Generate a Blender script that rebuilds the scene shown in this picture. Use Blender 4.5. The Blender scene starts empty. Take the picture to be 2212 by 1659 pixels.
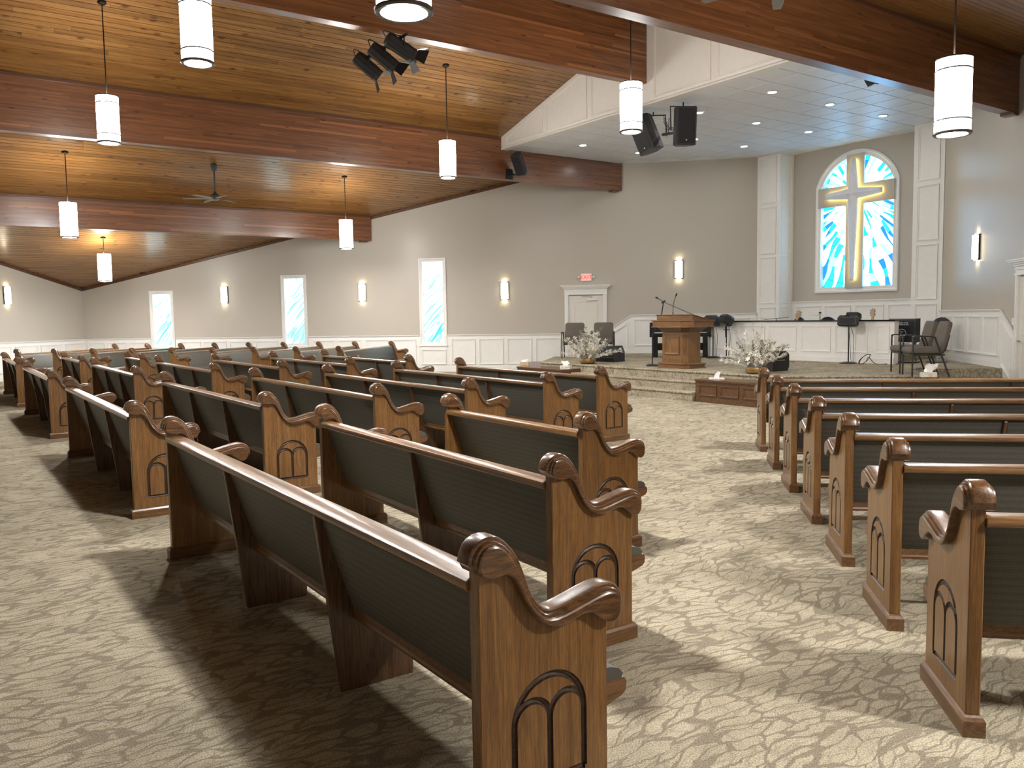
import bpy, bmesh, math, random
from mathutils import Vector, Matrix
from math import sin, cos, pi, radians, sqrt, atan2
scene = bpy.context.scene
COL = scene.collection
S = 2 ** -.5
rnd = random.Random(7)

# ------------------------------------------------------------------ camera
def set_camera():
    F, yaw, pitch, roll = 1800.82, radians(10.29), radians(4.627), radians(-.88)
    f = Vector((-sin(yaw) * cos(pitch), cos(yaw) * cos(pitch), -sin(pitch)))
    r = Vector((cos(yaw), sin(yaw), 0)); u = r.cross(f)
    r2 = cos(roll) * r + sin(roll) * u; u2 = -sin(roll) * r + cos(roll) * u
    cam = bpy.data.cameras.new('camera'); cam.sensor_width = 36; cam.lens = F / 2212 * 36
    cam.clip_start = .05; cam.clip_end = 200
    o = bpy.data.objects.new('camera', cam); COL.objects.link(o)
    m = Matrix((r2, u2, -f)).transposed().to_4x4(); m.translation = (0, 0, 1.55)
    o.matrix_world = m; scene.camera = o
    return f
FWD = set_camera()

# ------------------------------------------------------------------ world, exposure, light levels
w = bpy.data.worlds.new('world'); scene.world = w; w.use_nodes = True
w.node_tree.nodes['Background'].inputs[0].default_value = (.6, .75, 1, 1)
w.node_tree.nodes['Background'].inputs[1].default_value = .3
scene.view_settings.view_transform = 'Standard'
scene.view_settings.look = 'None'
scene.view_settings.exposure = 0
scene.view_settings.gamma = 1
scene.view_settings.use_curve_mapping = False
scene.cycles.use_denoising = True
scene.cycles.max_bounces = 7
scene.cycles.diffuse_bounces = 4
scene.cycles.glossy_bounces = 3
scene.cycles.sample_clamp_indirect = 6
L_SHADE, L_LENS, L_SCONCE, L_DOWN, L_GLASS, L_HALO = 52, 1000, 9, 150, 1.0, 22
WARM = (1, .86, .68)

# ------------------------------------------------------------------ room numbers (metres; axis of the room runs diagonally)
XL, XR, YB, YW = -17.7, 6.0, -.5, 23.2
RIDGE, KS, ZR = -12.17, .279, 7.28
ZP, ZSOF, GSOF = .49, 5.6, 11.65
def AG(a, g, z=0): return Vector(((a + g) * S, (g - a) * S, z))
def aof(x, y): return (x - y) * S
def zceil(a): return ZR - KS * abs(a - RIDGE)

# ------------------------------------------------------------------ materials
MATS = {}
def newmat(name):
    m = bpy.data.materials.new(name); m.use_nodes = True
    MATS[name] = m
    nt = m.node_tree
    return m, nt, nt.nodes['Principled BSDF']
def node(nt, t, **kw):
    n = nt.nodes.new(t)
    for k, v in kw.items():
        if k == 'ins':
            for i, val in v.items(): n.inputs[i].default_value = val
        else: setattr(n, k, v)
    return n
def ramp(nt, stops):
    r = nt.nodes.new('ShaderNodeValToRGB'); el = r.color_ramp.elements
    while len(el) < len(stops): el.new(.5)
    for e, (p, c) in zip(el, stops): e.position = p; e.color = (*c, 1)
    return r
def plain(name, col, rough=.5, spec=.5, metal=0, coat=0, noise=0, nscale=8):
    m, nt, b = newmat(name)
    b.inputs['Base Color'].default_value = (*col, 1); b.inputs['Roughness'].default_value = rough
    b.inputs['Specular IOR Level'].default_value = spec; b.inputs['Metallic'].default_value = metal
    b.inputs['Coat Weight'].default_value = coat
    tc = node(nt, 'ShaderNodeNewGeometry')
    n = node(nt, 'ShaderNodeTexNoise', ins={'Scale': nscale, 'Detail': 4})
    nt.links.new(tc.outputs['Position'], n.inputs['Vector'])
    k = noise or .05
    r = ramp(nt, [(.3, tuple(c * (1 - k) for c in col)), (.7, tuple(min(1, c * (1 + k)) for c in col))])
    nt.links.new(n.outputs['Fac'], r.inputs['Fac']); nt.links.new(r.outputs['Color'], b.inputs['Base Color'])
    return m
def emit(name, col, strength):
    m, nt, b = newmat(name)
    b.inputs['Base Color'].default_value = (*[min(1, c) * .8 for c in col], 1)
    b.inputs['Emission Color'].default_value = (*col, 1); b.inputs['Emission Strength'].default_value = strength
    b.inputs['Roughness'].default_value = .4
    return m
def vmath(nt, op, a, bb):
    n = node(nt, 'ShaderNodeVectorMath', operation=op)
    for i, x in enumerate((a, bb)):
        if hasattr(x, 'links'): nt.links.new(x, n.inputs[i])
        else: n.inputs[i].default_value = x
    return n.outputs[0]
def fmath(nt, op, a, bb=0., clamp=False):
    n = node(nt, 'ShaderNodeMath', operation=op, use_clamp=clamp)
    for i, x in enumerate((a, bb)):
        if hasattr(x, 'links'): nt.links.new(x, n.inputs[i])
        else: n.inputs[i].default_value = x
    return n.outputs[0]
def mixc(nt, fac, c1, c2, mode='MIX'):
    n = node(nt, 'ShaderNodeMix', data_type='RGBA', blend_type=mode)
    for s_, x in ((0, fac), (6, c1), (7, c2)):
        if hasattr(x, 'links'): nt.links.new(x, n.inputs[s_])
        elif s_ == 0: n.inputs[0].default_value = x
        else: n.inputs[s_].default_value = (*x, 1)
    return n.outputs[2]
def wood(name, dark, mid, light, grain, rough=.35, coat=.3, streak=.75, cath=.5):
    """oak-like: grain = scale along x,y,z in object space (low along the fibre)"""
    m, nt, b = newmat(name)
    tc = node(nt, 'ShaderNodeTexCoord'); oi = node(nt, 'ShaderNodeObjectInfo')
    off = node(nt, 'ShaderNodeCombineXYZ')
    for i, k in enumerate((7.3, 3.1, 5.7)): nt.links.new(fmath(nt, 'MULTIPLY', oi.outputs['Random'], k), off.inputs[i])
    v = vmath(nt, 'ADD', tc.outputs['Object'], off.outputs[0])
    vs = vmath(nt, 'MULTIPLY', v, grain)
    n1 = node(nt, 'ShaderNodeTexNoise', ins={'Scale': 1, 'Detail': 5, 'Roughness': .6, 'Distortion': .4}); nt.links.new(vs, n1.inputs['Vector'])
    n2 = node(nt, 'ShaderNodeTexNoise', ins={'Scale': 7.5, 'Detail': 3, 'Roughness': .65}); nt.links.new(vs, n2.inputs['Vector'])
    n3 = node(nt, 'ShaderNodeTexNoise', ins={'Scale': .22, 'Detail': 2, 'Distortion': 1.2}); nt.links.new(vs, n3.inputs['Vector'])
    ring = fmath(nt, 'SINE', fmath(nt, 'MULTIPLY', n3.outputs['Fac'], 70))
    ring = fmath(nt, 'MULTIPLY', fmath(nt, 'ADD', ring, 1), .5)
    c = ramp(nt, [(.25, dark), (.5, mid), (.75, light)]); nt.links.new(n1.outputs['Fac'], c.inputs['Fac'])
    st = ramp(nt, [(.40, (streak,) * 3), (.55, (1, 1, 1))]); nt.links.new(n2.outputs['Fac'], st.inputs['Fac'])
    col = mixc(nt, 1, c.outputs['Color'], st.outputs['Color'], 'MULTIPLY')
    rr = ramp(nt, [(.62, (1, 1, 1)), (.95, (1 - cath,) * 3)]); nt.links.new(ring, rr.inputs['Fac'])
    col = mixc(nt, 1, col, rr.outputs['Color'], 'MULTIPLY')
    nt.links.new(col, b.inputs['Base Color'])
    b.inputs['Roughness'].default_value = rough; b.inputs['Coat Weight'].default_value = coat; b.inputs['Coat Roughness'].default_value = .18
    bp = node(nt, 'ShaderNodeBump', ins={'Strength': .12, 'Distance': .002}); nt.links.new(n2.outputs['Fac'], bp.inputs['Height'])
    nt.links.new(bp.outputs['Normal'], b.inputs['Normal'])
    return m

OD, OM, OL = (.140, .062, .017), (.205, .097, .028), (.280, .142, .044)
wood('oak_panel', OD, OM, OL, (45, 45, 1.9), .38, .25, .66, .2)
wood('oak_arm', (.070, .029, .010), (.140, .063, .022), (.205, .098, .034), (26, 7, 75), .32, .45, .58, .45)
wood('oak_rail', (.105, .046, .014), (.20, .095, .029), (.29, .148, .048), (1.6, 40, 40), .33, .45, .7, .35)
wood('oak_foot', (.09, .040, .014), (.155, .073, .026), (.215, .108, .038), (40, 2.4, 50), .4, .25, .7, .3)
wood('oak_support', (.065, .030, .013), (.11, .053, .022), (.155, .077, .031), (50, 40, 2.5), .4, .25, .6, .4)
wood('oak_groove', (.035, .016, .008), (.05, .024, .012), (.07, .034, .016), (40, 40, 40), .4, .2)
wood('oak_kneeler', (.075, .032, .013), (.13, .060, .023), (.18, .088, .033), (2, 40, 40), .32, .4, .7, .4)
wood('oak_pulpit', (.13, .056, .017), (.22, .104, .033), (.31, .158, .054), (35, 35, 2.5), .33, .35, .75, .3)
wood('oak_pulpit_h', (.12, .051, .015), (.205, .095, .030), (.29, .146, .049), (2.5, 35, 35), .3, .4, .75, .3)

def mat_carpet():
    m, nt, b = newmat('carpet')
    g = node(nt, 'ShaderNodeNewGeometry')
    P = g.outputs['Position']
    def dist(scale, amp, det):
        nz = node(nt, 'ShaderNodeTexNoise', ins={'Scale': scale, 'Detail': det}); nt.links.new(P, nz.inputs['Vector'])
        return vmath(nt, 'MULTIPLY', vmath(nt, 'SUBTRACT', nz.outputs['Color'], (.5, .5, .5)), (amp, amp, 0))
    v = vmath(nt, 'ADD', vmath(nt, 'ADD', P, dist(1.1, .30, 2)), vmath(nt, 'ADD', dist(5, .10, 2), dist(24, .02, 1)))
    mp = node(nt, 'ShaderNodeMapping', ins={'Rotation': (0, 0, pi / 4)}); nt.links.new(v, mp.inputs['Vector'])
    lines = []
    for sc, rep_, wd, amt in (((17, 4.4, 9), 0, .105, 1), ((27, 8, 14), 3.3, .08, .6)):
        vo = node(nt, 'ShaderNodeTexVoronoi', feature='DISTANCE_TO_EDGE', ins={'Scale': 1, 'Randomness': .9}); nt.links.new(vmath(nt, 'MULTIPLY', vmath(nt, 'ADD', mp.outputs[0], (rep_, rep_, 0)), sc), vo.inputs['Vector'])
        tn = node(nt, 'ShaderNodeTexNoise', ins={'Scale': 5, 'Detail': 2}); nt.links.new(vmath(nt, 'ADD', P, (rep_, 0, 0)), tn.inputs['Vector'])
        th = fmath(nt, 'MULTIPLY', fmath(nt, 'SUBTRACT', tn.outputs['Fac'], .22), wd * 2.4)
        lines.append(fmath(nt, 'MULTIPLY', fmath(nt, 'SUBTRACT', 1.15, fmath(nt, 'DIVIDE', vo.outputs['Distance'], th)), amt * 2.2, True))
    ln = fmath(nt, 'MAXIMUM', lines[0], fmath(nt, 'MULTIPLY', lines[1], .5))
    sp = node(nt, 'ShaderNodeTexNoise', ins={'Scale': 170, 'Detail': 2, 'Roughness': .8}); nt.links.new(P, sp.inputs['Vector'])
    mr = node(nt, 'ShaderNodeMapRange', ins={'From Min': .35, 'From Max': .65, 'To Min': .5, 'To Max': 1.4}); nt.links.new(sp.outputs['Fac'], mr.inputs['Value'])
    br = node(nt, 'ShaderNodeTexNoise', ins={'Scale': 3, 'Detail': 3}); nt.links.new(P, br.inputs['Vector'])
    base = ramp(nt, [(.35, (.350, .306, .222)), (.65, (.455, .400, .292))]); nt.links.new(br.outputs['Fac'], base.inputs['Fac'])
    col = mixc(nt, fmath(nt, 'MULTIPLY', ln, .70), base.outputs['Color'], (.168, .143, .104))
    vv = node(nt, 'ShaderNodeCombineXYZ')
    for i in range(3): nt.links.new(mr.outputs[0], vv.inputs[i])
    col = mixc(nt, 1, col, vv.outputs[0], 'MULTIPLY')
    nt.links.new(col, b.inputs['Base Color'])
    b.inputs['Roughness'].default_value = .95; b.inputs['Specular IOR Level'].default_value = .1
    bp = node(nt, 'ShaderNodeBump', ins={'Strength': .5, 'Distance': .006}); nt.links.new(sp.outputs['Fac'], bp.inputs['Height'])
    nt.links.new(bp.outputs['Normal'], b.inputs['Normal'])
mat_carpet()
def mat_fabric():
    m, nt, b = newmat('pew_fabric')
    tc = node(nt, 'ShaderNodeTexCoord')
    vs = vmath(nt, 'MULTIPLY', tc.outputs['Object'], (95, 95, 95))
    ck = node(nt, 'ShaderNodeTexVoronoi', ins={'Scale': 1, 'Randomness': 0.1}); nt.links.new(vs, ck.inputs['Vector'])
    c = ramp(nt, [(.2, (.112, .104, .084)), (.6, (.070, .066, .054))]); nt.links.new(ck.outputs['Distance'], c.inputs['Fac'])
    nt.links.new(c.outputs['Color'], b.inputs['Base Color'])
    b.inputs['Roughness'].default_value = .55; b.inputs['Specular IOR Level'].default_value = .45
    bp = node(nt, 'ShaderNodeBump', ins={'Strength': .25, 'Distance': .002}); nt.links.new(ck.outputs['Distance'], bp.inputs['Height'])
    nt.links.new(bp.outputs['Normal'], b.inputs['Normal'])
mat_fabric()
def rotpos(nt):
    """world position turned so that x runs across the roof, y along the planks"""
    g = node(nt, 'ShaderNodeNewGeometry')
    mp = node(nt, 'ShaderNodeMapping', ins={'Rotation': (0, 0, pi / 4)}); nt.links.new(g.outputs['Position'], mp.inputs['Vector'])
    return g, mp.outputs[0]
def mat_plank():
    m, nt, b = newmat('pine_plank')
    g, P = rotpos(nt)
    oi = node(nt, 'ShaderNodeObjectInfo')
    r = fmath(nt, 'FRACT', fmath(nt, 'ADD', g.outputs['Random Per Island'], oi.outputs['Random']))
    off = node(nt, 'ShaderNodeCombineXYZ'); nt.links.new(fmath(nt, 'MULTIPLY', r, 13), off.inputs[1]); nt.links.new(fmath(nt, 'MULTIPLY', r, 5), off.inputs[2])
    v = vmath(nt, 'ADD', P, off.outputs[0])
    vs = vmath(nt, 'MULTIPLY', v, (22, 1.4, 22))
    n1 = node(nt, 'ShaderNodeTexNoise', ins={'Scale': 1, 'Detail': 5, 'Distortion': .8}); nt.links.new(vs, n1.inputs['Vector'])
    c = ramp(nt, [(.3, (.155, .068, .017)), (.55, (.275, .134, .038)), (.75, (.38, .205, .066))]); nt.links.new(n1.outputs['Fac'], c.inputs['Fac'])
    k = node(nt, 'ShaderNodeTexVoronoi', ins={'Scale': 1, 'Randomness': 1}); nt.links.new(vmath(nt, 'MULTIPLY', v, (3.4, 2.4, 1)), k.inputs['Vector'])
    kr = ramp(nt, [(.06, (.16, .10, .07)), (.11, (.5, .36, .26)), (.2, (1, 1, 1))]); nt.links.new(k.outputs['Distance'], kr.inputs['Fac'])
    col = mixc(nt, 1, c.outputs['Color'], kr.outputs['Color'], 'MULTIPLY')
    vr = ramp(nt, [(0, (.62, .58, .52)), (.4, (.95, .93, .9)), (.7, (1, 1, 1)), (1, (.82, .74, .62))]); nt.links.new(r, vr.inputs['Fac'])
    col = mixc(nt, 1, col, vr.outputs['Color'], 'MULTIPLY')
    nt.links.new(col, b.inputs['Base Color'])
    b.inputs['Roughness'].default_value = .33; b.inputs['Specular IOR Level'].default_value = .5; b.inputs['Coat Weight'].default_value = .35; b.inputs['Coat Roughness'].default_value = .16
    bp = node(nt, 'ShaderNodeBump', ins={'Strength': .25, 'Distance': .01}); nt.links.new(n1.outputs['Fac'], bp.inputs['Height'])
    nt.links.new(bp.outputs['Normal'], b.inputs['Normal'])
mat_plank()
def mat_beam():
    m, nt, b = newmat('glulam_beam')
    g, P = rotpos(nt)
    sx = node(nt, 'ShaderNodeSeparateXYZ'); nt.links.new(P, sx.inputs[0])
    row = fmath(nt, 'FLOOR', fmath(nt, 'DIVIDE', sx.outputs[2], .042))
    wn = node(nt, 'ShaderNodeTexWhiteNoise', noise_dimensions='1D'); nt.links.new(row, wn.inputs['W'])
    seg = fmath(nt, 'FLOOR', fmath(nt, 'ADD', fmath(nt, 'DIVIDE', sx.outputs[1], 2.6), fmath(nt, 'MULTIPLY', wn.outputs['Value'], 7)))
    cb = node(nt, 'ShaderNodeCombineXYZ'); nt.links.new(row, cb.inputs[0]); nt.links.new(seg, cb.inputs[1])
    w2 = node(nt, 'ShaderNodeTexWhiteNoise', noise_dimensions='3D'); nt.links.new(cb.outputs[0], w2.inputs['Vector'])
    vs = vmath(nt, 'MULTIPLY', vmath(nt, 'ADD', P, vmath(nt, 'MULTIPLY', w2.outputs['Color'], (9, 9, 0))), (30, 1.3, 45))
    n1 = node(nt, 'ShaderNodeTexNoise', ins={'Scale': 1, 'Detail': 5, 'Distortion': .6}); nt.links.new(vs, n1.inputs['Vector'])
    c = ramp(nt, [(.3, (.118, .041, .014)), (.55, (.195, .075, .026)), (.75, (.255, .107, .037))]); nt.links.new(n1.outputs['Fac'], c.inputs['Fac'])
    vr = ramp(nt, [(0, (.66, .62, .6)), (.55, (1, 1, 1)), (.9, (1.0, 1.0, 1.0)), (1, (1.0, 1.0, .9))]); nt.links.new(w2.outputs['Value'], vr.inputs['Fac'])
    col = mixc(nt, 1, c.outputs['Color'], vr.outputs['Color'], 'MULTIPLY')
    hi = fmath(nt, 'GREATER_THAN', w2.outputs['Value'], .945)
    col = mixc(nt, hi, col, (.275, .108, .036))
    k = node(nt, 'ShaderNodeTexVoronoi', ins={'Scale': 1}); nt.links.new(vmath(nt, 'MULTIPLY', P, (3, 1.6, 7)), k.inputs['Vector'])
    kr = ramp(nt, [(.05, (.3, .25, .22)), (.12, (1, 1, 1))]); nt.links.new(k.outputs['Distance'], kr.inputs['Fac'])
    col = mixc(nt, 1, col, kr.outputs['Color'], 'MULTIPLY')
    nt.links.new(col, b.inputs['Base Color'])
    b.inputs['Roughness'].default_value = .36; b.inputs['Coat Weight'].default_value = .35; b.inputs['Coat Roughness'].default_value = .2
mat_beam()
def mat_wall():
    m, nt, b = newmat('wall_paint')
    g = node(nt, 'ShaderNodeNewGeometry')
    n = node(nt, 'ShaderNodeTexNoise', ins={'Scale': 60, 'Detail': 3}); nt.links.new(g.outputs['Position'], n.inputs['Vector'])
    c = ramp(nt, [(.3, (.452, .412, .350)), (.7, (.482, .440, .374))]); nt.links.new(n.outputs['Fac'], c.inputs['Fac'])
    nt.links.new(c.outputs['Color'], b.inputs['Base Color'])
    b.inputs['Roughness'].default_value = .34; b.inputs['Specular IOR Level'].default_value = .35
    bp = node(nt, 'ShaderNodeBump', ins={'Strength': .12, 'Distance': .004}); nt.links.new(n.outputs['Fac'], bp.inputs['Height'])
    nt.links.new(bp.outputs['Normal'], b.inputs['Normal'])
mat_wall()
plain('white_trim', (.78, .765, .73), .38, .45, noise=.02)
plain('soffit_white', (.72, .68, .62), .5, .4, noise=.02)
plain('ceiling_tile', (.70, .71, .72), .42, .5, noise=.05, nscale=90)
plain('tile_grid', (.82, .82, .82), .4)
plain('ceiling_back', (.03, .016, .007), .8)
plain('dark_trim', (.085, .032, .012), .4, coat=.3)
plain('bronze', (.022, .018, .015), .38, .5, metal=.6)
plain('ring_metal', (.11, .10, .09), .35, .5, metal=.7)
plain('black_metal', (.012, .012, .013), .42, .5)
plain('black_plastic', (.016, .016, .018), .48, .5)
plain('speaker_grille', (.010, .010, .011), .62, .4, noise=.4, nscale=300)
plain('black_gloss', (.008, .008, .010), .12, .6)
plain('chair_fabric', (.115, .098, .080), .7, .3, noise=.12, nscale=220)
plain('chair_frame', (.020, .018, .017), .4, .5)
plain('brass_pot', (.30, .19, .075), .38, .5, metal=.65, noise=.2, nscale=30)
plain('dried_white', (.74, .71, .62), .8, .2, noise=.15)
plain('dried_grey', (.52, .52, .46), .85, .2, noise=.2)
plain('twig', (.27, .245, .185), .8, .2, noise=.2)
plain('petal', (.80, .77, .70), .7, .2)
plain('tissue', (.88, .87, .84), .8, .2)
plain('tissue_box', (.62, .58, .50), .6, .3, noise=.35, nscale=45)
plain('tissue_box_pale', (.72, .68, .60), .6, .3, noise=.12, nscale=40)
plain('gold_print', (.55, .36, .09), .5)
plain('box_print', (.30, .30, .27), .6)
plain('chrome', (.6, .6, .62), .18, .5, metal=1)
plain('steel_grey', (.28, .28, .29), .35, .5, metal=.8)
plain('fan_grey', (.06, .06, .062), .4, .5, metal=.3)
plain('blade_pale', (.20, .19, .18), .4, .5)
plain('print_white', (.55, .57, .60), .5)
plain('cross_panel', (.46, .42, .35), .5, .4, noise=.02)
plain('cross_white', (.70, .70, .72), .35, .5)
plain('lead', (.03, .16, .20), .5)
plain('lead_dark', (.03, .06, .08), .5)
plain('door_paint', (.70, .67, .61), .42, .45, noise=.02)
plain('switch_plate', (.78, .76, .71), .4)
plain('guitar_wood', (.33, .17, .06), .3, coat=.4)
plain('cymbal', (.62, .58, .46), .25, metal=.7)
plain('cord_blue', (.06, .05, .22), .5)
emit('lamp_shade', (1, .985, .96), L_SHADE)
emit('lamp_lens', (1, .98, .95), L_LENS)
emit('lamp_top', (1, .92, .79), 170)
emit('sconce_shade', (1, .90, .70), L_SCONCE)
emit('sconce_end', (1, .82, .52), L_SCONCE * 9)
emit('downlight_lens', (1, .95, .88), L_DOWN)
emit('halo_led', (1, .78, .25), L_HALO)
emit('exit_panel', (1, .30, .26), 1.1)
emit('exit_letter', (1, .02, .02), 1.0)
emit('glass_white', (.27, .60, 1), L_GLASS * 8)
emit('glass_pale', (.24, .80, 1), L_GLASS * 2.6)
emit('glass_cyan', (.012, .50, .72), L_GLASS * 1.4)
emit('glass_blue', (.012, .24, .70), L_GLASS * 1.2)
emit('side_white', (.66, .92, 1), L_GLASS * 3.6)
emit('side_pale', (.42, .88, .95), L_GLASS * 1.7)
emit('side_cyan', (.26, .84, .90), L_GLASS * 1.3)
emit('side_deep', (.09, .72, .80), L_GLASS * 1.2)

# ------------------------------------------------------------------ mesh helpers
class MB:
    def __init__(s): s.v = []; s.f = []; s.m = []
    def add(s, V, F, mi=0):
        n = len(s.v); s.v += [tuple(p) for p in V]; s.f += [tuple(i + n for i in q) for q in F]; s.m += [mi] * len(F); return s
    def box(s, x0, x1, y0, y1, z0, z1, mi=0, M=None):
        V = [(x, y, z) for z in (z0, z1) for y in (y0, y1) for x in (x0, x1)]
        if M: V = [M @ Vector(p) for p in V]
        return s.add(V, [(0, 2, 3, 1), (4, 5, 7, 6), (0, 1, 5, 4), (2, 6, 7, 3), (0, 4, 6, 2), (1, 3, 7, 5)], mi)
    def rings(s, R, caps=True, mi=0, closed=False):
        n = len(R[0]); V = [p for r in R for p in r]; F = []
        k = len(R)
        for i in range(k if closed else k - 1):
            a, b = i * n, ((i + 1) % k) * n
            for j in range(n): F.append((a + j, a + (j + 1) % n, b + (j + 1) % n, b + j))
        if caps and not closed: F.append(tuple(range(n - 1, -1, -1))); F.append(tuple((k - 1) * n + j for j in range(n)))
        return s.add(V, F, mi)
    def prism(s, poly, f, d0, d1, mi=0):
        """poly of 2D points mapped by f(u,v,d)"""
        return s.rings([[f(u, v, d0) for u, v in poly], [f(u, v, d1) for u, v in poly]], True, mi)
    def tube(s, path, r, n=8, mi=0, closed=False):
        P = [Vector(p) for p in path]; R = []; up = None
        for i, p in enumerate(P):
            if closed: t = (P[(i + 1) % len(P)] - P[i - 1]).normalized()
            else: t = (P[min(i + 1, len(P) - 1)] - P[max(i - 1, 0)]).normalized()
            if up is None:
                up = Vector((0, 0, 1)) if abs(t.z) < .9 else Vector((1, 0, 0))
            u = t.cross(up).normalized(); v = u.cross(t).normalized(); up = v
            rr = r[i] if isinstance(r, (list, tuple)) else r
            R.append([p + u * rr * cos(2 * pi * j / n) + v * rr * sin(2 * pi * j / n) for j in range(n)])
        return s.rings(R, True, mi, closed)
    def lathe(s, prof, n=24, mi=0, c=(0, 0, 0), M=None):
        R = [[Vector((c[0] + r * cos(2 * pi * j / n), c[1] + r * sin(2 * pi * j / n), c[2] + z)) for j in range(n)] for r, z in prof]
        if M: R = [[M @ p for p in r] for r in R]
        return s.rings(R, True, mi)
    def mesh(s, name, mats, smooth=None, fix=True):
        me = bpy.data.meshes.new(name); me.from_pydata(s.v, [], s.f)
        for m in (mats if isinstance(mats, (list, tuple)) else [mats]): me.materials.append(MATS[m])
        if any(s.m): me.polygons.foreach_set('material_index', s.m)
        if fix:
            bm = bmesh.new(); bm.from_mesh(me); bmesh.ops.recalc_face_normals(bm, faces=bm.faces); bm.to_mesh(me); bm.free()
        if smooth:
            me.polygons.foreach_set('use_smooth', [True] * len(me.polygons)); me.set_sharp_from_angle(angle=radians(smooth))
        me.update(); return me
def link(name, data, parent=None, loc=None, rotz=None, M=None):
    o = bpy.data.objects.new(name, data); COL.objects.link(o)
    if parent: o.parent = parent
    if loc is not None: o.location = loc
    if rotz is not None: o.rotation_euler = (0, 0, rotz)
    if M is not None: o.matrix_local = M
    return o
def obj(name, mb, mats, parent=None, smooth=None, fix=True, **kw): return link(name, mb.mesh(name, mats, smooth, fix), parent, **kw)
def tag(o, label, cat=None, group=None, kind=None):
    o['label'] = label
    if cat: o['category'] = cat
    if group: o['group'] = group
    if kind: o['kind'] = kind
    return o
def thing(name, label, cat, loc=(0, 0, 0), rotz=0, group=None):
    return tag(link(name, None, None, loc, rotz), label, cat, group)
def struct(o, label): return tag(o, label, 'building part', kind='structure')
def copy_tree(o, parent=None):
    c = o.copy(); COL.objects.link(c); c.parent = parent
    for ch in o.children: copy_tree(ch, c)
    return c
def catmull(P, k=3, closed=True):
    out = []; n = len(P)
    for i in range(n if closed else n - 1):
        p0, p1, p2, p3 = [P[(i + j - 1) % n] if closed else P[min(max(i + j - 1, 0), n - 1)] for j in range(4)]
        for q in range(k):
            t = q / k
            out.append(tuple(.5 * (2 * p1[d] + (p2[d] - p0[d]) * t + (2 * p0[d] - 5 * p1[d] + 4 * p2[d] - p3[d]) * t * t + (3 * p1[d] - p0[d] - 3 * p2[d] + p3[d]) * t ** 3) for d in range(len(p1))))
    if not closed: out.append(tuple(P[-1]))
    return out
def offset(poly, d):
    """offset a counter-clockwise polygon outwards by d"""
    n = len(poly); out = []
    for i in range(n):
        (x0, y0), (x1, y1), (x2, y2) = poly[i - 1], poly[i], poly[(i + 1) % n]
        tx, ty = x2 - x0, y2 - y0; l = sqrt(tx * tx + ty * ty) or 1
        out.append((x1 + d * ty / l, y1 - d * tx / l))
    return out
def rr_poly(x0, x1, y0, y1, r, n=4):
    P = []
    for cx, cy, a0 in ((x1 - r, y0 + r, -pi / 2), (x1 - r, y1 - r, 0), (x0 + r, y1 - r, pi / 2), (x0 + r, y0 + r, pi)):
        P += [(cx + r * cos(a0 + i * pi / 2 / n), cy + r * sin(a0 + i * pi / 2 / n)) for i in range(n + 1)]
    return P
def pillow(mb, x0, x1, y0, y1, z0, z1, r=.02, mi=0, M=None):
    """rounded cushion: loft of rounded rectangles along z"""
    R = []
    for t, ins in ((0, r), (.12, r * .3), (.3, 0), (.7, 0), (.88, r * .3), (1, r)):
        z = z0 + (z1 - z0) * t
        R.append([Vector((x, y, z)) for x, y in rr_poly(x0 + ins, x1 - ins, y0 + ins, y1 - ins, r * 1.2)])
    if M: R = [[M @ p for p in q] for q in R]
    return mb.rings(R, True, mi)

# wall frames: (u, z, d) -> world, d = distance in front of the wall
def FW(u, z, d): return Vector((u, YW - d, z))
def FR(u, z, d): return Vector((XR - d, u, z))
def FL(u, z, d): return Vector((XL + d, u, z))
def FB(u, z, d): return Vector((u, YB + d, z))
def Fg(g0): return lambda u, z, d: AG(u, g0 - d, z)
def Fa(a0, sg=1): return lambda u, z, d: AG(a0 + sg * d, u, z)
def fbox(mb, f, u0, u1, z0, z1, d0, d1, mi=0): return mb.prism([(u0, z0), (u1, z0), (u1, z1), (u0, z1)], f, d0, d1, mi)
def wall_mesh(f, u0, u1, ztop, holes=(), zbot=0., brk=()):
    mb = MB(); us = {u0, u1, *[b for b in brk if u0 < b < u1]}
    for h in holes: us |= set(h['us'])
    us = sorted(us)
    for a, b in zip(us, us[1:]):
        m = (a + b) / 2; cur = [(zbot, zbot)]
        hs = sorted([h for h in holes if h['us'][0] <= m <= h['us'][-1]], key=lambda h: h['z0'])
        lo = (zbot, zbot)
        for h in hs:
            if h['z0'] > lo[0] + 1e-6: mb.add([f(a, lo[0], 0), f(b, lo[1], 0), f(b, h['z0'], 0), f(a, h['z0'], 0)], [(0, 1, 2, 3)])
            lo = (h['top'](a), h['top'](b))
            mb.add([f(a, lo[0], 0), f(b, lo[1], 0), f(b, lo[1], -h['depth']), f(a, lo[0], -h['depth'])], [(0, 1, 2, 3)], 1)
            mb.add([f(a, h['z0'], 0), f(b, h['z0'], 0), f(b, h['z0'], -h['depth']), f(a, h['z0'], -h['depth'])], [(0, 1, 2, 3)], 1)
        mb.add([f(a, lo[0], 0), f(b, lo[1], 0), f(b, ztop(b), 0), f(a, ztop(a), 0)], [(0, 1, 2, 3)])
    for h in holes:
        for u in (h['us'][0], h['us'][-1]):
            z1 = h['top'](u)
            mb.add([f(u, h['z0'], 0), f(u, z1, 0), f(u, z1, -h['depth']), f(u, h['z0'], -h['depth'])], [(0, 1, 2, 3)], 1)
    return mb
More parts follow.
